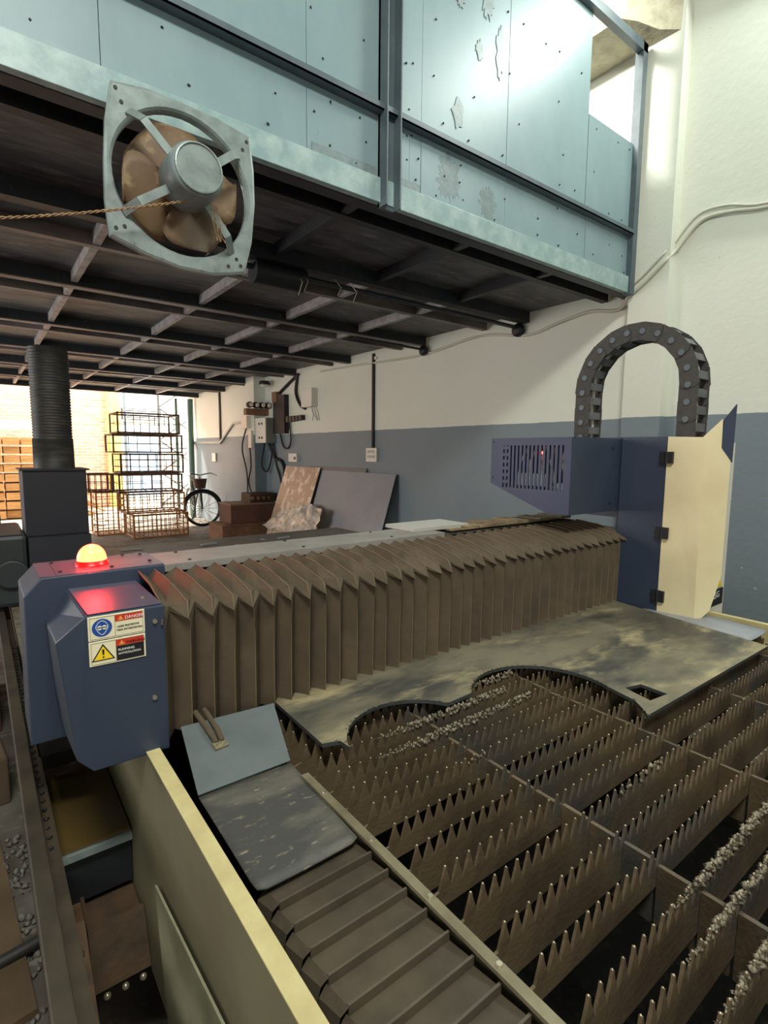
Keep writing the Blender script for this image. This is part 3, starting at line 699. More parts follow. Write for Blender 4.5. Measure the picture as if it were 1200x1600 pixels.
# bellows
rb = random.Random(21)
def bellows():
    xs = [.292]; 
    while xs[-1] < 2.105: xs.append(xs[-1]+.0245+rb.uniform(-.003, .003))
    prof_o = [(1.130, .832), (1.128, .98), (1.124, 1.090), (1.106, 1.098), (1.136, 1.126), (1.24, 1.152), (1.345, 1.162)]
    prof_i = [(1.164, .838), (1.163, .98), (1.158, 1.108), (1.160, 1.117), (1.180, 1.123), (1.25, 1.132), (1.345, 1.146)]
    vs = []; fs = []; n = len(prof_o)
    for i, x_ in enumerate(xs):
        P_ = prof_o if i % 2 == 0 else prof_i
        w = rb.uniform(-.004, .004); lean = rb.uniform(-.006, .006) if x_ < 1.2 else rb.uniform(-.003, .003)
        for j, (y_, z_) in enumerate(P_):
            t = j/(n-1)
            dx = lean*(1 if j in (2, 3, 4) else .3)-(.010 if i % 2 == 0 and j == 3 else 0)+(-.012*(y_-1.12)/.2 if j > 3 and .33 < x_ < .9 else 0)
            vs.append((x_+dx, y_+(w if j < 4 else 0)*.6, z_+(rb.uniform(-.004, .003) if j in (0, 3) else 0)))
    for i in range(len(xs)-1):
        for j in range(n-1): fs.append((i*n+j, (i+1)*n+j, (i+1)*n+j+1, i*n+j+1))
    eb = B()
    for i in range(0, len(xs), 2):
        q = [Vector(vs[i*n+j]) for j in range(n)]
        q = [q[0]+Vector((0, -.0012, 0)), q[1]+Vector((0, -.0012, 0)), q[2]+Vector((0, -.0012, 0)), q[3]+Vector((0, -.001, .0008))]+[p+Vector((0, 0, .0014)) for p in q[4:]]
        eb.tube(q, .0010, 4)
    eb.build('worn_fold_edges', mat('worn_fold_tan', (124, 106, 82), .8), ga, kind='stuff')
    o = B().add(vs, fs).build('bellows', M_bellow, ga, 'dusty brown pleated bellows')
    so = o.modifiers.new('thickness', 'SOLIDIFY'); so.thickness = .0022
bellows()
# wiper sheet, bracket and bolts
o = B().slab([(.308, 1.100, .872), (.512, 1.083, .872), (.468, .917, .829), (.283, .917, .829)], (0, .001, -.003)).build('wiper_sheet', M_wiper, ga, 'blue-grey sloping wiper sheet')
br_ = B().obox((.360, 1.012, .854), (.014, .001, 0), (-.0008, .009, .0024), (0, -.001, .004)).build('cable_clamp', M_strip, ga)
b = B()
for dx, dy in ((-.009, -.004), (.009, -.004), (0, .003)): b.lathe([(.0030, .856), (.0026, .861)], (.360+dx, 1.011+dy, 0), 'z', 8)
b.build('clamp_screws', M_bolt, br_, kind='stuff')
B().tube([(.354, 1.018, .858), (.352, 1.05, .868), (.348, 1.13, .88)], .006, 8).build('clamp_hose', M_bellow, br_)
B().tube([(.366, 1.018, .858), (.368, 1.05, .868), (.368, 1.13, .88)], .006, 8).build('clamp_hose', M_bellow, br_)

# ================================================================ CUTTING HEAD
hd = thing('cutting_head', (2.25, 1.15, .83), 'navy cutting head housing with a cream hinged door at the right end of the gantry', 'machine head')
B().prism([(2.107, 1.16), (2.10, 1.150), (2.10, .968), (2.13, .95), (2.46, .95), (2.46, 1.165), (2.107, 1.165)], 'z', .832, 1.520).box(2.107, 2.46, 1.165, 1.40, 1.19, 1.520).build('tower_housing', M_blue, hd, bevel=.002)
xF = 1.765; yN, yF_, zB, zT = 1.160, 1.548, 1.219, 1.513; yD, zD = 1.259, 1.3234
B().box(xF, 2.106, yN, yN+.004, zB, zT).box(xF, 2.106, yN+.004, yF_, zT-.004, zT).box(2.102, 2.106, yN+.004, yF_-.004, zD, zT-.004).slab([(xF, yF_, zD), (2.106, yF_, zD), (2.106, yF_, zT-.004), (xF, yF_, zT-.004)], (0, -.004, 0)).slab([(xF, yF_, zD), (2.106, yF_, zD), (2.106, yD, zB), (xF, yD, zB)], (0, -.002, .004)).box(xF, 2.106, yN+.004, yD, zB, zB+.004).build('vent_housing', M_blue, hd)
# vented side plate: frame pieces around sixteen real slots
sy0, sy1, sz0, sz1 = 1.192, 1.494, 1.309, 1.483; NS = 16; pitch = (sy1-sy0)/NS
b = B(); th = .004; zq = zB+(zD-zB)*(sy1-yD)/(yF_-yD)
b.box(xF-th, xF, yN, sy0, zB, zT); b.box(xF-th, xF, sy1, yF_, zD+.002, zT)
b.box(xF-th, xF, sy0, sy1, sz1, zT)
b.slab([(xF, sy0, zB), (xF, yD, zB), (xF, sy1, zq), (xF, sy1, sz0), (xF, sy0, sz0)], (-th, 0, 0))
b.slab([(xF, sy1, zq), (xF, yF_, zD), (xF, yF_, zD+.002), (xF, sy1, zD+.002)], (-th, 0, 0))
for k in range(NS):
    y_ = sy0+pitch*k
    b.box(xF-th, xF, y_+pitch*.42, y_+pitch, sz0, sz1)
    if k >= NS-2:
        for q in range(6): b.box(xF-th, xF, y_, y_+pitch*.42, sz0+.018+q*.028, sz0+.031+q*.028)
b.build('vented_side_plate', mat('navy_violet_coat', (46, 53, 82), .5), hd, 'navy side plate with a row of vertical slots')
B().box(xF+.14, xF+.145, 1.17, 1.53, 1.33, 1.50).build('back_baffle', M_black, hd)
for k in range(5): B().tube([(xF+.045+.008*k, 1.21+.05*k, 1.49), (xF+.025, 1.22+.048*k, 1.42), (xF+.045, 1.20+.06*k, 1.33)], .005, 6).build('inner_wire', M_cable, hd, 'pale wire seen through the slots')
B().box(xF+.025, xF+.09, 1.29, 1.43, 1.32, 1.37).build('inner_unit', M_fangrey, hd)
B().lathe([(.006, 0), (.006, .007), (.0005, .010)], (xF+.004, 1.292, 1.454), 'x', 12).build('indicator_light', M_led, hd, 'small red indicator light inside the slots')
b = B()
for y_, z_ in ((1.537, 1.497), (1.537, 1.346)): b.lathe([(.0045, xF-.006), (.0045, xF-.004)], (0, y_, z_), 'x', 8)
for x_, z_ in ((2.045, 1.476), (2.045, 1.252)): b.lathe([(.0045, yN-.003), (.0045, yN)], (x_, 0, z_), 'y', 8)
b.build('housing_screws', M_black, hd, kind='stuff')
# cream door
dr = B().slab([(2.097, .968, .838), (2.097, .968, 1.519), (2.097, .843, 1.515), (2.105, .833, .838)], (.005, 0, 0)).slab([(2.097, .843, 1.515), (2.140, .800, 1.580), (2.142, .799, 1.478), (2.166, .775, 1.43), (2.166, .775, 1.007), (2.143, .797, .872), (2.112, .826, .826), (2.105, .833, .838)], (.004, .004, 0)).build('hinged_door', M_cream, hd, 'cream folded door with chipped edges')
B().slab([(2.141, .797, 1.575), (2.169, .769, 1.632), (2.168, .770, 1.424), (2.141, .797, 1.476)], (.005, .005, 0)).build('door_flap', M_blue, dr, 'navy pointed flap at the door top')
for z_ in (1.44, 1.15, .92-.02):
    hg = B().box(2.088, 2.0975, .955, .990, z_-.022, z_+.022).box(2.086, 2.097, .968-.004-.022, .968-.004, z_-.022, z_+.022).tube([(2.089, .966, z_-.022), (2.089, .966, z_+.022)], .006, 10).build('hinge', M_black, hd)
B().box(2.135, 2.400, .846, .9495, .80, 1.50).build('head_cabinet', M_white, hd, 'pale inner cabinet behind the door')
pA = (2.262, .845, .985)
B().prism([(2.270, .925), (2.372, .925), (2.322, .985)], 'y', .843, .8455).build('laser_triangle', M_yelink, hd, 'yellow triangular warning sticker')
B().lathe([(.006, .8415), (.006, .843)], (2.322, 0, .942), 'y', 10, False).build('laser_symbol', M_ink, hd)
B().box(2.215, 2.386, .843, .8455, .852, .918).build('logo_sticker', M_ink, hd, 'black sticker with white HSG letters')
text('HSG', 'lettering', M_whiteink, hd, (2.278, .8428, .876), (1, 0, .12), (-.12, 0, 1), .036, sx=1.1)

# ================================================================ CABLE CHAIN
cc = thing('cable_chain', (2.15, 1.12, 1.5), 'dark grey cable drag chain arching above the cutting head', 'cable chain')
cy, cz, rad = 1.125, 1.716, .2155
def path(s):   # s from the foot of the far leg, returns point + tangent in the y-z plane
    leg = .195; al = math.pi*rad
    if s < leg: return Vector((0, cy+rad, cz-leg+s)), Vector((0, 0, 1))
    if s < leg+al:
        a = (s-leg)/rad; return Vector((0, cy+rad*math.cos(a), cz+rad*math.sin(a))), Vector((0, -math.sin(a), math.cos(a)))
    return Vector((0, cy-rad, cz-(s-leg-al))), Vector((0, 0, -1))
tot = .39+math.pi*rad; NL = 17; pl_ = tot/NL; XA, XB = 2.098, 2.198
for i in range(NL):
    p, t = path((i+.5)*pl_); nrm = Vector((0, -t.z, t.y)); ax = Vector((1, 0, 0))
    lk = None
    for xs_, w_ in ((XA+.004, .0045), (XB-.004, .0045)):
        b = B()
        out = .003 if i % 2 else 0
        c = Vector((xs_+(-out if xs_ < 2.15 else out), p.y, p.z))
        # eight sided link plate
        L_, H_ = pl_*.70, .034
        poly = [(-L_, -H_*.6), (-L_*.75, -H_), (L_*.75, -H_), (L_, -H_*.6), (L_, H_*.6), (L_*.75, H_), (-L_*.75, H_), (-L_, H_*.6)]
        b.slab([c-ax*w_*.5+t*u+nrm*v for u, v in poly], ax*w_)
        if lk is None: lk = b.build('chain_link', M_chain, cc)
        else: b.build('side_plate', M_chain, lk)
    for sgn in (-1, 1):
        B().obox(Vector((2.148, p.y, p.z))+nrm*.027*sgn, ax*.046, t*pl_*.24, nrm*.003).build('crossbar', M_chainbar, lk)
    q, t2 = path(max(0, i*pl_+.002))
    B().lathe([(.0115, XA-.006), (.0115, XA+.001)], (0, q.y, q.z), 'x', 12, False).build('pivot_pin', mat('pin_grey', (84, 92, 98), .45), lk)
for off, xx in ((.006, 2.125), (-.008, 2.15), (.004, 2.172)):
    q = []
    for k in range(40):
        p, t = path(tot*k/39); n_ = Vector((0, -t.z, t.y)); q.append(Vector((xx, p.y, p.z))+n_*(off+.004*math.sin(k)))
    B().tube(q, .007, 6).build('inner_cable', M_cable, cc, 'pale cable inside the chain')

# ================================================================ REAR LEFT: DUST COLLECTOR, HOSE
dc = thing('dust_box', (.29, 3.1, .8), 'black square extraction box with a ribbed hose, behind the gantry on the left', 'extraction box')
B().box(.165, .43, 3.0, 3.26, 1.035, 1.35).build('box_body', mat('matt_charcoal', (28, 31, 40), .6), dc, bevel=.004)
B().box(.155, .445, 2.99, 3.27, 1.348, 1.356).build('box_rim', M_black, dc)
b = B(); rr = random.Random(2)
prof_h = []; z_ = 1.356
while z_ < 1.80:
    prof_h += [(.083, z_), (.088, z_+.006), (.083, z_+.012)]; z_ += .014
B().lathe([(.09, 1.33), (.088, 1.50)]+[(r_, z2+.14) for r_, z2 in prof_h], (.31, 3.13, 0), 'z', 28).build('ribbed_hose', M_hose, dc)
B().box(.17, .43, 2.95, 3.35, .83, 1.035).build('box_base', mat('dark_base', (34, 37, 46), .6, rgb2=(26, 28, 34), scale=5), dc)
el = thing('blower_pipe', (-.02, 3.2, .8), 'round dark blower pipe mouth at the left edge beside the extraction box', 'pipe')
B().lathe([(.056, 2.93), (.064, 2.93), (.068, 2.94), (.068, 2.955), (.056, 2.955)], (.098, 0, .875), 'y', 32).build('pipe_mouth', M_pipe, el)
B().lathe([(.056, 2.945), (.056, 2.948)], (.098, 0, .875), 'y', 32, False).build('throat_dark_disc', M_pit, el)  # black disc put in for the darkness of the pipe opening
B().box(-.16, .165, 2.95, 3.5, .72, 1.055).build('pipe_housing', M_pipe, el, bevel=.02)
b = B(); rr = random.Random(9)
for k in range(46):
    x_, y_ = rr.uniform(.5, 1.9), rr.uniform(2.2, 3.65); a = rr.uniform(0, 3.1); l_ = rr.uniform(.02, .09)
    b.obox((x_, y_, .829), (math.cos(a)*l_, math.sin(a)*l_, 0), (-math.sin(a)*.012, math.cos(a)*.012, 0), (0, 0, .002+rr.random()*.004))
o = tag(b.build('metal_scraps', M_sheet, kind='stuff'), 'scattered thin metal scraps on the grey plate behind the gantry', 'scrap')

# ================================================================ WALL SERVICES
def cable(name, pts, r, m, label, cat='cable', n=7, sub=6):
    P_ = [Vector(p) for p in pts]; q = []
    for i in range(len(P_)-1):
        p0 = P_[max(i-1, 0)]; p1 = P_[i]; p2 = P_[i+1]; p3 = P_[min(i+2, len(P_)-1)]
        for k in range(sub):
            t = k/sub; q.append(.5*((2*p1)+(p2-p0)*t+(2*p0-5*p1+4*p2-p3)*t*t+(3*p1-p0-3*p2+p3)*t**3))
    q.append(P_[-1])
    return tag(B().tube(q, r, n).build(name, m), label, cat)
wl = [(3.785, -1.6, 2.95), (3.785, 0, 2.92), (3.785, .9, 2.90), (3.785, 1.266, 2.905), (3.785, 1.47, 2.944), (3.785, 1.634, 2.941), (3.76, 1.762, 2.80), (3.69, 1.80, 2.72), (3.69, 1.92, 2.62), (3.69, 2.04, 2.545), (3.74, 2.1, 2.51), (3.785, 2.191, 2.497), (3.785, 2.398, 2.529), (3.785, 2.679, 2.495), (3.785, 2.96, 2.451), (3.785, 3.351, 2.515), (3.785, 3.668, 2.525), (3.785, 4.259, 2.47), (3.785, 4.972, 2.482), (3.785, 5.488, 2.509), (3.785, 6.4, 2.53)]
cable('wall_cable', wl, .012, M_cable, 'off-white cable drooping along the right wall just under the mezzanine')
cable('wall_cable', [(p[0]-.004, p[1]+.02, p[2]+.022+(.02 if 1.3 < p[1] < 2.2 else 0)) for p in wl[:11]], .008, M_cable, 'thinner off-white cable paired above the wall cable by the pilaster')
cd = thing('conduit_run', (3.79, 5.18, 1.5), 'black vertical conduit dropping down the middle of the wall', 'conduit')
B().box(3.775, 3.80, 5.165, 5.20, 1.49, 2.60).build('conduit', M_blackcable, cd)
B().box(3.78, 3.80, 5.12, 5.25, 2.53, 2.56).build('conduit_clip', M_white, cd)
sw = thing('switchboard', (3.79, 5.18, 1.42), 'cream square switch plate at the foot of the black conduit', 'switch plate')
B().box(3.765, 3.80, 5.085, 5.30, 1.335, 1.50).build('plate', M_white, sw, bevel=.004)
b = B()
for y_ in (5.12, 5.16, 5.20, 5.24):
    for z_ in (1.38, 1.44): b.box(3.760, 3.766, y_, y_+.022, z_, z_+.032)
b.build('switches', mat('switch_grey', (176, 170, 156), .5), sw, kind='stuff')
so_ = thing('socket_box', (3.79, 7.16, 1.36), 'small white socket box low on the blue wall above leaning sheets', 'socket')
B().box(3.75, 3.80, 7.04, 7.30, 1.295, 1.42).build('box', M_white, so_, bevel=.004); B().box(3.745, 3.752, 7.07, 7.12, 1.33, 1.37).build('socket_hole', M_black, so_)
mb = thing('meter_box', (3.77, 6.65, 2.1), 'cream junction box high on the wall with dangling wires', 'junction box')
B().box(3.70, 3.80, 6.50, 6.80, 2.07, 2.32).build('box', M_white, mb, bevel=.004)
rr = random.Random(3)
for k in range(4): B().tube([(3.77, 6.5+.05*k, 2.07), (3.78, 6.48+.05*k+rr.uniform(-.05, .05), 1.97), (3.78, 6.42+.05*k+rr.uniform(-.08, .08), 1.88)], .003, 5).build('wire', M_blackcable, mb)
cable('feed_cable', [(3.78, 7.05, 2.53), (3.77, 7.08, 2.3), (3.77, 6.95, 2.12), (3.77, 6.8, 2.06)], .022, M_blackcable, 'thick dark cable curving down beside the junction box')
ms = thing('terminal_blocks', (3.77, 7.1, 1.94), 'row of small black fuse blocks on the wall under the junction box', 'fuse blocks')
for k in range(5): B().box(3.73, 3.80, 6.86+k*.1, 6.935+k*.1, 1.90-.004*k, 1.97).build('fuse_block', M_black, ms)
# switchgear on the column
fs_ = thing('porcelain_fuses', (3.6, 8.15, 2.1), 'four white and brown porcelain fuse holders on the concrete column', 'fuse holders')
B().box(3.42, 3.80, 8.06, 8.17, 2.02, 2.12).build('mounting_board', M_card, fs_)
for k in range(4):
    x_ = 3.45+k*.10
    f_ = B().lathe([(.035, 7.94), (.048, 7.97), (.048, 8.03), (.035, 8.06)], (x_, 0, 2.17), 'y', 14).build('fuse_holder', M_rust, fs_)
    B().lathe([(.026, 7.92), (.032, 7.93), (.032, 7.945)], (x_, 0, 2.17), 'y', 12).build('fuse_cap', M_porc, f_)
sg = thing('switchgear_box', (3.72, 8.1, 1.6), 'metal switchgear box fixed to the column, lit side painted cream, shaded front grey', 'switch box')
B().box(3.63, 3.79, 7.80, 8.178, 1.58, 1.97).build('box', mat('shaded_switch_box', (128, 128, 116), .5), sg, bevel=.004)
B().box(3.615, 3.63, 7.80, 8.178, 1.58, 1.97).build('lit_box_side', M_white, sg, 'box side coloured cream as lit from the opening')  # light from the opening painted as cream, shade on the front as grey
b = B()
for z_ in (1.66, 1.88):
    for y_ in (7.92, 8.02): b.lathe([(.018, 3.603), (.018, 3.615)], (0, y_, z_), 'x', 10)
b.build('knockout', M_black, sg)
pb = thing('dark_panel_box', (3.76, 7.7, 1.9), 'dark metal distribution panel on the wall right of the column', 'panel')
B().box(3.72, 3.80, 7.36, 7.74, 1.72, 2.30).build('panel_body', M_dark, pb); B().box(3.71, 3.80, 7.60, 7.76, 2.20, 2.36).build('wooden_block', M_card, pb, 'small wooden block')
cable('slant_conduit', [(3.77, 7.62, 2.34), (3.77, 7.3, 2.46), (3.77, 7.0, 2.56)], .02, M_blackcable, 'dark conduit slanting up from the distribution panel')
jb = thing('meter_unit', (3.5, 8.5, 1.9), 'beige meter unit on the lit face of the column', 'meter')
B().box(3.52, 3.60, 8.30, 8.52, 1.82, 2.02).build('box', M_porc, jb, bevel=.004)
tag(B().box(3.56, 3.60, 8.22, 8.34, 1.5, 1.78).build('small_cover', M_porc), 'small pale cover on the lit face of the column', 'cover')
cable('hanging_wire', [(3.56, 8.4, 1.83), (3.52, 8.5, 1.5), (3.56, 8.42, 1.1), (3.52, 8.3, .7)], .012, M_blackcable, 'black wire hanging down the lit face of the column')
cable('hanging_wire', [(3.57, 8.3, 1.5), (3.54, 8.2, 1.2), (3.56, 8.35, .95), (3.55, 8.2, .75)], .012, M_blackcable, 'second black wire twisting lower on the column')
cable('looped_cable', [(3.72, 8.05, 1.6), (3.68, 8.1, 1.25), (3.72, 8.0, 1.12), (3.75, 7.9, 1.3), (3.76, 7.88, 1.58)], .014, M_blackcable, 'dark looped cable under the switchgear box')
cable('supply_cable', [(3.74, 7.95, 1.58), (3.77, 7.8, 1.35), (3.77, 7.55, 1.28), (3.77, 7.45, 1.0), (3.77, 7.42, .1)], .026, M_blackcable, 'thick black supply cable dropping to the floor by the column')
cable('supply_cable', [(3.76, 7.85, 1.58), (3.77, 7.75, 1.25), (3.77, 7.6, 1.0), (3.77, 7.46, .6)], .015, M_blackcable, 'thinner black cable joining the supply cable by the column')
cable('looped_cable', [(3.77, 7.6, 1.72), (3.77, 7.5, 1.53), (3.77, 7.35, 1.50), (3.77, 7.25, 1.62), (3.77, 7.3, 1.9)], .012, M_blackcable, 'thin loop of cable under the distribution panel')
cl = thing('bulkhead_lamp', (3.7, 8.1, 2.5), 'small round white lamp under the beam by the column', 'lamp')
B().lathe([(.07, 2.54), (.09, 2.5), (.085, 2.48)], (3.66, 7.9, 0), 'z', 18).build('lamp_rim', M_black, cl); B().lathe([(.075, 2.485), (.05, 2.455), (.0005, 2.445)], (3.66, 7.9, 0), 'z', 18).build('lamp_dome', M_porc, cl)
w2 = thing('wall_conduit', (3.78, 10.2, 1.6), 'dark conduit going down and along the bright rear wall', 'conduit')
B().box(3.775, 3.80, 10.17, 10.23, 1.62, 2.66).build('conduit', M_dark, w2)
B().box(3.76, 3.80, 10.2, 11.9, 1.59, 1.64).build('conduit', M_fangrey, w2)
B().bar((3.78, 10.2, 1.60), (3.78, 9.5, 1.95), .04).bar((3.78, 9.5, 1.95), (3.78, 8.53, 1.97), .04).build('conduit', M_fangrey, w2)
tag(B().box(3.77, 3.80, 10.45, 10.65, 1.24, 1.40).build('socket_box', M_white), 'white socket box on the bright wall behind the bicycle', 'socket')
dp = thing('green_downpipe', (3.72, 11.75, 0), 'grey-green round downpipe at the end of the right wall', 'pipe')
B().tube([(3.70, 11.7, 0), (3.70, 11.7, 2.54)], .06, 12).build('pipe', M_green, dp)
B().tube([(3.42, 11.75, 0), (3.42, 11.75, 2.54)], .03, 8).build('thin_pipe', M_green, dp)

# leaning sheets at the wall
def lean(name, m, y0, y1, zt, xt, xb, label, sk=0., t=.006, lift=0):
    return tag(B().slab([(xb, y0, lift), (xb, y1, lift), (xt, y1+sk, zt), (xt, y0+sk, zt-.0)], (t, 0, .001)).build(name, m), label, 'sheet')
lean('leaning_sheet', M_sheet, 4.70, 6.32, 1.20, 3.76, 3.38, 'large plain grey metal sheet leaning on the blue wall')
lean('leaning_sheet', mat('dull_grey_board', (116, 116, 118), .5), 5.3, 6.7, 1.25, 3.784, 3.46, 'grey board peeking out behind the large leaning sheet')
lean('leaning_board', mat('wrapped_board', (178, 150, 124), .35, rgb2=(220, 206, 190), scale=7, lo=.5, hi=.6, bump=.3, bscale=9), 6.34, 7.35, 1.23, 3.74, 3.32, 'pinkish board wrapped in torn plastic film leaning by the supply cable')
vs = []; fs = []; rr = random.Random(8)
for i in range(11):
    for j in range(8):
        s_, t = i/10, j/7
        vs.append((3.40-.0+.16*t+rr.uniform(-.05, .01)-.04, 5.75+1.5*s_*(1-.35*t)+rr.uniform(-.03, .03), .36+.42*t*(1-.5*abs(s_-.4))+rr.uniform(-.02, .02)))
for i in range(10):
    for j in range(7): fs.append((i*8+j, (i+1)*8+j, (i+1)*8+j+1, i*8+j+1))
o = B().add(vs, fs).build('plastic_film', M_film); so = o.modifiers.new('thickness', 'SOLIDIFY'); so.thickness = .002
o.location.x = -.07
tag(o, 'crumpled silvery plastic film against the foot of the leaning sheets', 'plastic film')
# boxes by the column
bx = thing('wooden_chest', (3.3, 8.0, 0), 'long brown wooden chest, lowest of the boxes by the column', 'box')
B().box(2.80, 3.78, 7.55, 8.12, 0, .34).build('chest', M_card, bx, bevel=.006); B().box(2.79, 3.785, 7.53, 8.13, .34, .36).build('lid', M_card, bx)
bx = thing('wooden_box', (3.4, 8.0, .36), 'dark reddish box standing on the long wooden chest', 'box')
B().box(2.96, 3.75, 7.62, 8.1, .36, .64).build('box', mat('red_brown_board', (112, 76, 62), .7, rgb2=(92, 62, 50), scale=6), bx, bevel=.005); B().box(2.95, 3.755, 7.61, 8.11, .64, .66).build('lid', mat('dusty_lid', (150, 120, 100), .8), bx)
bx = thing('rusty_motor_box', (3.5, 8.0, .66), 'small rusty machine part on top of the boxes by the column', 'machine part')
B().box(3.30, 3.72, 7.70, 8.05, .66, .80).build('body', M_rust, bx, bevel=.01)
for k in range(4): B().tube([(3.33+k*.09, 7.69, .73), (3.33+k*.09, 7.66, .73)], .028, 8).build('round_boss', M_card, bx)
# bicycle
bk = thing('bicycle', (3.45, 10.6, 0), 'old black bicycle standing by the bright rear wall', 'bicycle')
def ring(c, r, ax, tr, n=40, m=6):
    q = []
    for k in range(n):
        a = 2*math.pi*k/n
        q.append(Vector(c)+Vector(ax[0])*r*math.cos(a)+Vector(ax[1])*r*math.sin(a))
    return B().tube(q, tr, m, closed=True)
w1a = (Vector((.96, -.28, 0)), Vector((0, 0, 1))); c1_ = Vector((3.40, 10.2, .345))
wh = ring(c1_, .325, w1a, .022).build('wheel', M_black, bk); b = ring(c1_, .30, w1a, .009)
for k in range(14):
    a = 2*math.pi*k/14; b.tube([c1_, c1_+w1a[0]*.30*math.cos(a)+w1a[1]*.30*math.sin(a)], .0035, 4)
b.build('rim_and_spokes', M_fangrey, wh)
w2a = (Vector((.05, 1, 0)), Vector((0, 0, 1))); c2_ = Vector((3.50, 11.25, .345))
wh = ring(c2_, .325, w2a, .022).build('wheel', M_black, bk); b = ring(c2_, .30, w2a, .009)
for k in range(14):
    a = 2*math.pi*k/14; b.tube([c2_, c2_+w2a[0]*.30*math.cos(a)+w2a[1]*.30*math.sin(a)], .0035, 4)
b.build('rim_and_spokes', M_fangrey, wh)
hs = Vector((3.40, 10.30, .88)); bb_ = Vector((3.45, 10.8, .30)); st_ = Vector((3.46, 10.98, .86))
B().tube([hs, bb_], .016, 8).tube([hs+Vector((0, 0, -.06)), st_], .014, 8).tube([bb_, st_], .015, 8).tube([bb_, c2_], .011, 6).tube([st_, c2_], .010, 6).build('frame', M_blackcable, bk)
B().tube([c1_+Vector((-.02, -.05, 0)), hs+Vector((-.02, -.03, -.12)), hs+Vector((0, 0, .08))], .012, 8).tube([c1_+Vector((.02, .05, 0)), hs+Vector((.02, .03, -.12))], .012, 8).build('fork', M_blackcable, bk)
B().tube([hs+Vector((-.22, -.15, .10)), hs+Vector((-.2, -.02, .14)), hs+Vector((0, 0, .10)), hs+Vector((.2, -.04, .14)), hs+Vector((.25, -.2, .10))], .013, 8).build('handlebar', M_fangrey, bk)
B().add([(3.40, 10.95, .93), (3.52, 10.95, .93), (3.50, 11.2, .95), (3.42, 11.2, .95), (3.46, 10.85, .88)], [(0, 1, 2, 3), (0, 4, 1), (0, 3, 2, 1)]).build('saddle', M_black, bk)
q = [c1_+w1a[0]*.36*math.cos(R(a))+w1a[1]*.36*math.sin(R(a)) for a in range(20, 170, 10)]
B().tube(q, .02, 6).build('mudguard', M_black, bk)
bt = B().lathe([(.10, .75), (.13, .92), (.135, .93)], (3.28, 9.95, 0), 'z', 14).build('basket', M_cratewire, bk)

# wire crates
def crate(x0, y0, z0, w, d, h, nv, nh, label, m=M_cratewire, fill=False):
    c = thing('wire_crate', (x0+w/2, y0+d/2, z0), label, 'crate', 'wire crates by the opening')
    b = B(); r = .015
    P_ = [(x0, y0), (x0+w, y0), (x0+w, y0+d), (x0, y0+d)]
    for z_ in (z0+r, z0+h-r):
        for i in range(4): b.bar((*P_[i], z_), (*P_[(i+1) % 4], z_), r*1.7)
    for p in P_: b.bar((*p, z0), (*p, z0+h), r*1.7)
    b.build('frame', m, c)
    b = B()
    for k in range(1, nv):
        x_ = x0+w*k/nv
        b.bar((x_, y0, z0), (x_, y0, z0+h), .011).bar((x_, y0+d, z0), (x_, y0+d, z0+h), .011).bar((x_, y0, z0+.01), (x_, y0+d, z0+.01), .008)
    for k in range(1, nh):
        z_ = z0+h*k/nh
        for i in range(4): b.bar((*P_[i], z_), (*P_[(i+1) % 4], z_), .011)
    for k in range(1, max(2, nv//2)):
        y_ = y0+d*k/max(2, nv//2)
        b.bar((x0, y_, z0), (x0, y_, z0+h), .008).bar((x0+w, y_, z0), (x0+w, y_, z0+h), .008)
    b.build('wires', m, c, kind='stuff')
    return c
tanw = mat('orange_rust_wire', (170, 116, 66), .6, rgb2=(140, 92, 52), scale=9)
crate(1.98, 9.3, 0, .86, .62, .40, 12, 4, 'lowest wire crate of the stack, densely meshed and rusty orange', tanw)
crate(1.90, 9.32, .405, .90, .62, .34, 8, 3, 'second wire crate from the floor, orange and loosely meshed', tanw)
crate(1.80, 9.35, .75, .98, .62, .31, 6, 2, 'third wire crate from the floor with a sagging middle rail', M_cratewire)
crate(1.83, 9.33, 1.065, .97, .62, .33, 7, 3, 'fourth wire crate from the floor in the stack, dark wires', M_cratewire)
crate(1.74, 9.36, 1.40, 1.06, .62, .31, 3, 2, 'fifth wire crate from the floor, widest and barely wired', M_cratewire)
crate(1.82, 9.38, 1.715, .95, .60, .34, 4, 2, 'topmost wire crate of the tall stack', M_cratewire)
crate(1.42, 9.75, .75, .36, .45, .31, 4, 2, 'small wire crate jutting out on the left of the stack', M_cratewire)
crate(1.55, 9.95, 0, .42, .5, .75, 5, 6, 'tall narrow orange wire crate behind the left of the stack', tanw)

# ================================================================ OUTSIDE
bw = thing('brick_boundary_wall', (0, 15.2, 0), 'sunlit reddish brick wall outside beyond the opening', 'brick wall')
B().box(-4, 2.66, 15.0, 15.25, 0, 4.6).build('brickwork', M_brick, bw)
tag(B().box(2.66, 2.95, 14.85, 15.2, 0, 4.8).build('yellow_pillar', M_yellow), 'yellow painted pillar at the end of the brick wall', 'pillar')
hs_ = thing('white_outbuilding', (3.6, 16.2, 0), 'white outbuilding outside with pale blue door and louvre', 'building')
B().box(2.95, 8, 16.5, 16.7, 0, 5.5).build('wall', M_plaster, hs_)
B().box(3.35, 4.3, 16.44, 16.5, .1, 2.1).build('door', M_bluedoor, hs_)
B().box(3.30, 4.35, 16.42, 16.5, 2.3, 2.62).build('louvre_frame', M_dark, hs_)
for k in range(5): B().box(3.33, 4.32, 16.40, 16.43, 2.32+k*.06, 2.355+k*.06).build('louvre_slat', M_sheet, hs_)
gt = thing('lattice_gate', (4.2, 14.0, 0), 'dark lattice gate of crossed bars outside beside the downpipe', 'gate')
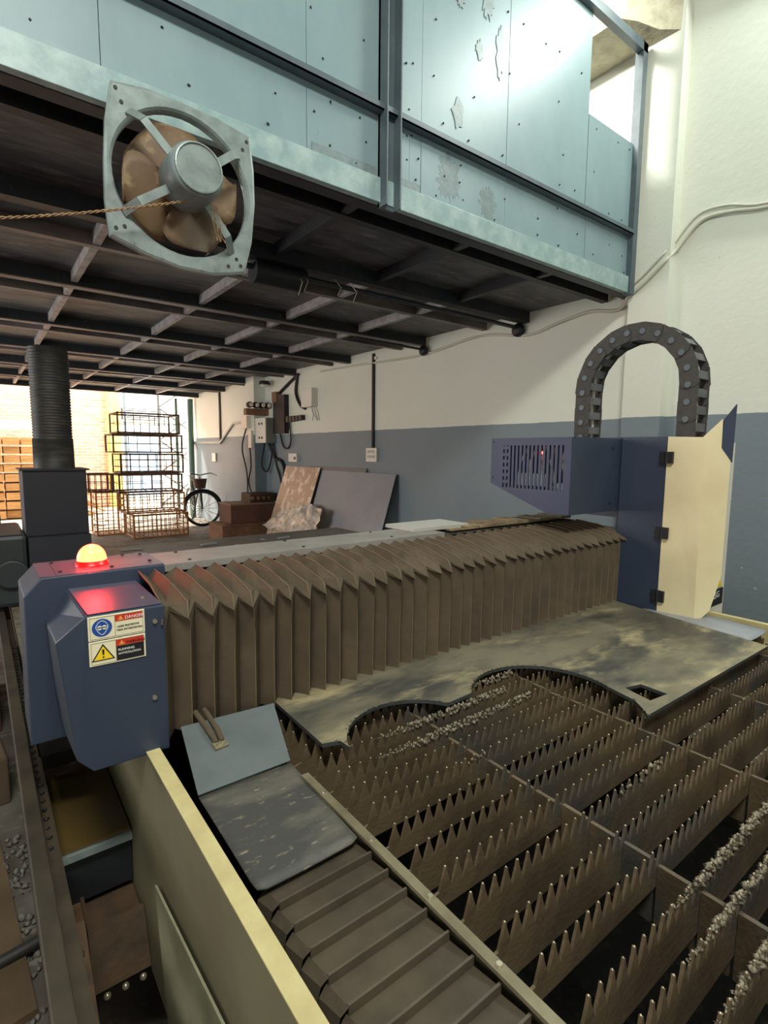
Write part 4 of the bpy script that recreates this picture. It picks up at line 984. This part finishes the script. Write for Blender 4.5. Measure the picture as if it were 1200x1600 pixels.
B().bar((3.65, 14, 0), (3.65, 14, 3.4), .05).bar((4.75, 14, 0), (4.75, 14, 3.4), .05).bar((3.65, 14, 3.3), (4.75, 14, 3.3), .05).bar((3.65, 14, 1.5), (4.75, 14, 1.5), .04).bar((3.65, 14, .1), (4.75, 14, .1), .05).build('gate_frame', M_dark, gt)
for k in range(4):
    z_ = .1+k*.8
    B().bar((3.65, 14, z_), (4.75, 14, z_+.8), .03).build('lattice_bar', M_dark, gt); B().bar((4.75, 14.03, z_), (3.65, 14.03, z_+.8), .03).build('lattice_bar', M_dark, gt)
tag(B().bar((2.92, 14.2, 0), (2.92, 14.2, 3.4), .05).build('steel_post', M_post), 'thin steel post outside between the yellow pillar and the gate', 'post')
rr = random.Random(12)
wp = thing('plank_pile', (1.7, 13.4, 0), 'slumped pile of sunlit planks against the brick wall', 'planks')
for k in range(12):
    a = R(rr.uniform(-28, -18)); c = Vector((1.75+rr.uniform(-.15, .15)-.03*k, 13.5+rr.uniform(-.4, .4), .12+.085*k)); l_ = .62-.03*k
    B().obox(c, (math.cos(a)*l_, 0, math.sin(a)*l_), (0, .1, 0), (-math.sin(a)*.02, 0, math.cos(a)*.02)).build('plank', M_wood, wp)
lp = thing('timber_stack', (.55, 13.6, 0), 'stack of sunlit timber blocks seen past the extraction box on the left', 'timber')
for i in range(9):
    for j in range(3):
        B().box(.15+j*.3+rr.uniform(-.02, .02), .42+j*.3, 13.3+rr.uniform(0, .1), 14.1, .02+i*.19, .02+i*.19+.15).build('timber_block', M_wood, lp)
pg = thing('wooden_gate_frame', (.5, 14.6, 0), 'pale wooden frame standing behind the timber stack', 'frame')
B().box(-.4, 1.3, 14.55, 14.6, 1.9, 2.1).box(-.4, -.3, 14.55, 14.6, 0, 1.9).box(1.2, 1.3, 14.55, 14.6, 0, 1.9).build('frame', M_plaster, pg)
b = B()
for k in range(50):
    x_, y_ = rr.uniform(.3, 3.2), rr.uniform(8.5, 12.8); b.obox((x_, y_, .006), (rr.uniform(.02, .09), rr.uniform(-.03, .03), 0), (0, .03, 0), (0, 0, .006))
tag(b.build('floor_litter', M_debris, kind='stuff'), 'scraps littering the bright floor by the crates', 'litter')

# ================================================================ FLOOR AT LOWER LEFT
tag(B().obox((-.19, 2.75, .10), (.20, .02, 0), (-.02, .22, 0), (0, 0, .10)).build('wooden_block', mat('dirty_timber', (90, 72, 56), .8, rgb2=(80, 62, 46), scale=8), bevel=.008), 'dirty brown timber block on the floor at the left edge', 'timber')
tag(B().obox((-.20, 3.6, .16), (.22, .0, 0), (0, .35, 0), (0, 0, .16)).build('cardboard_box', mat('dirty_card', (92, 70, 50), .85, rgb2=(86, 62, 44), scale=5), bevel=.006), 'dusty brown carton on the floor behind the timber block', 'carton')
tag(B().obox((-.12, 1.9, .012), (.13, .02, 0), (-.03, .42, 0), (0, 0, .01)).build('cardboard_sheet', mat('flat_card', (92, 74, 50), .85, rgb2=(70, 54, 36), scale=4)), 'flat brown cardboard sheet on the floor at the left edge', 'cardboard')
b = B()
for k in range(120):
    b.lump((rr.uniform(-.02, .06), rr.uniform(1.35, 2.3), rr.uniform(.0, .012)), rr.uniform(.004, .014))
tag(b.build('stone_chips', M_debris, kind='stuff'), 'grey stone chips scattered along the rail foot', 'rubble')
cable('floor_hose', [(-.5, 1.66, .03), (-.1, 1.69, .03), (.06, 1.70, .04)], .018, M_dark, 'dark hose crossing the floor at the lower left', 'hose')
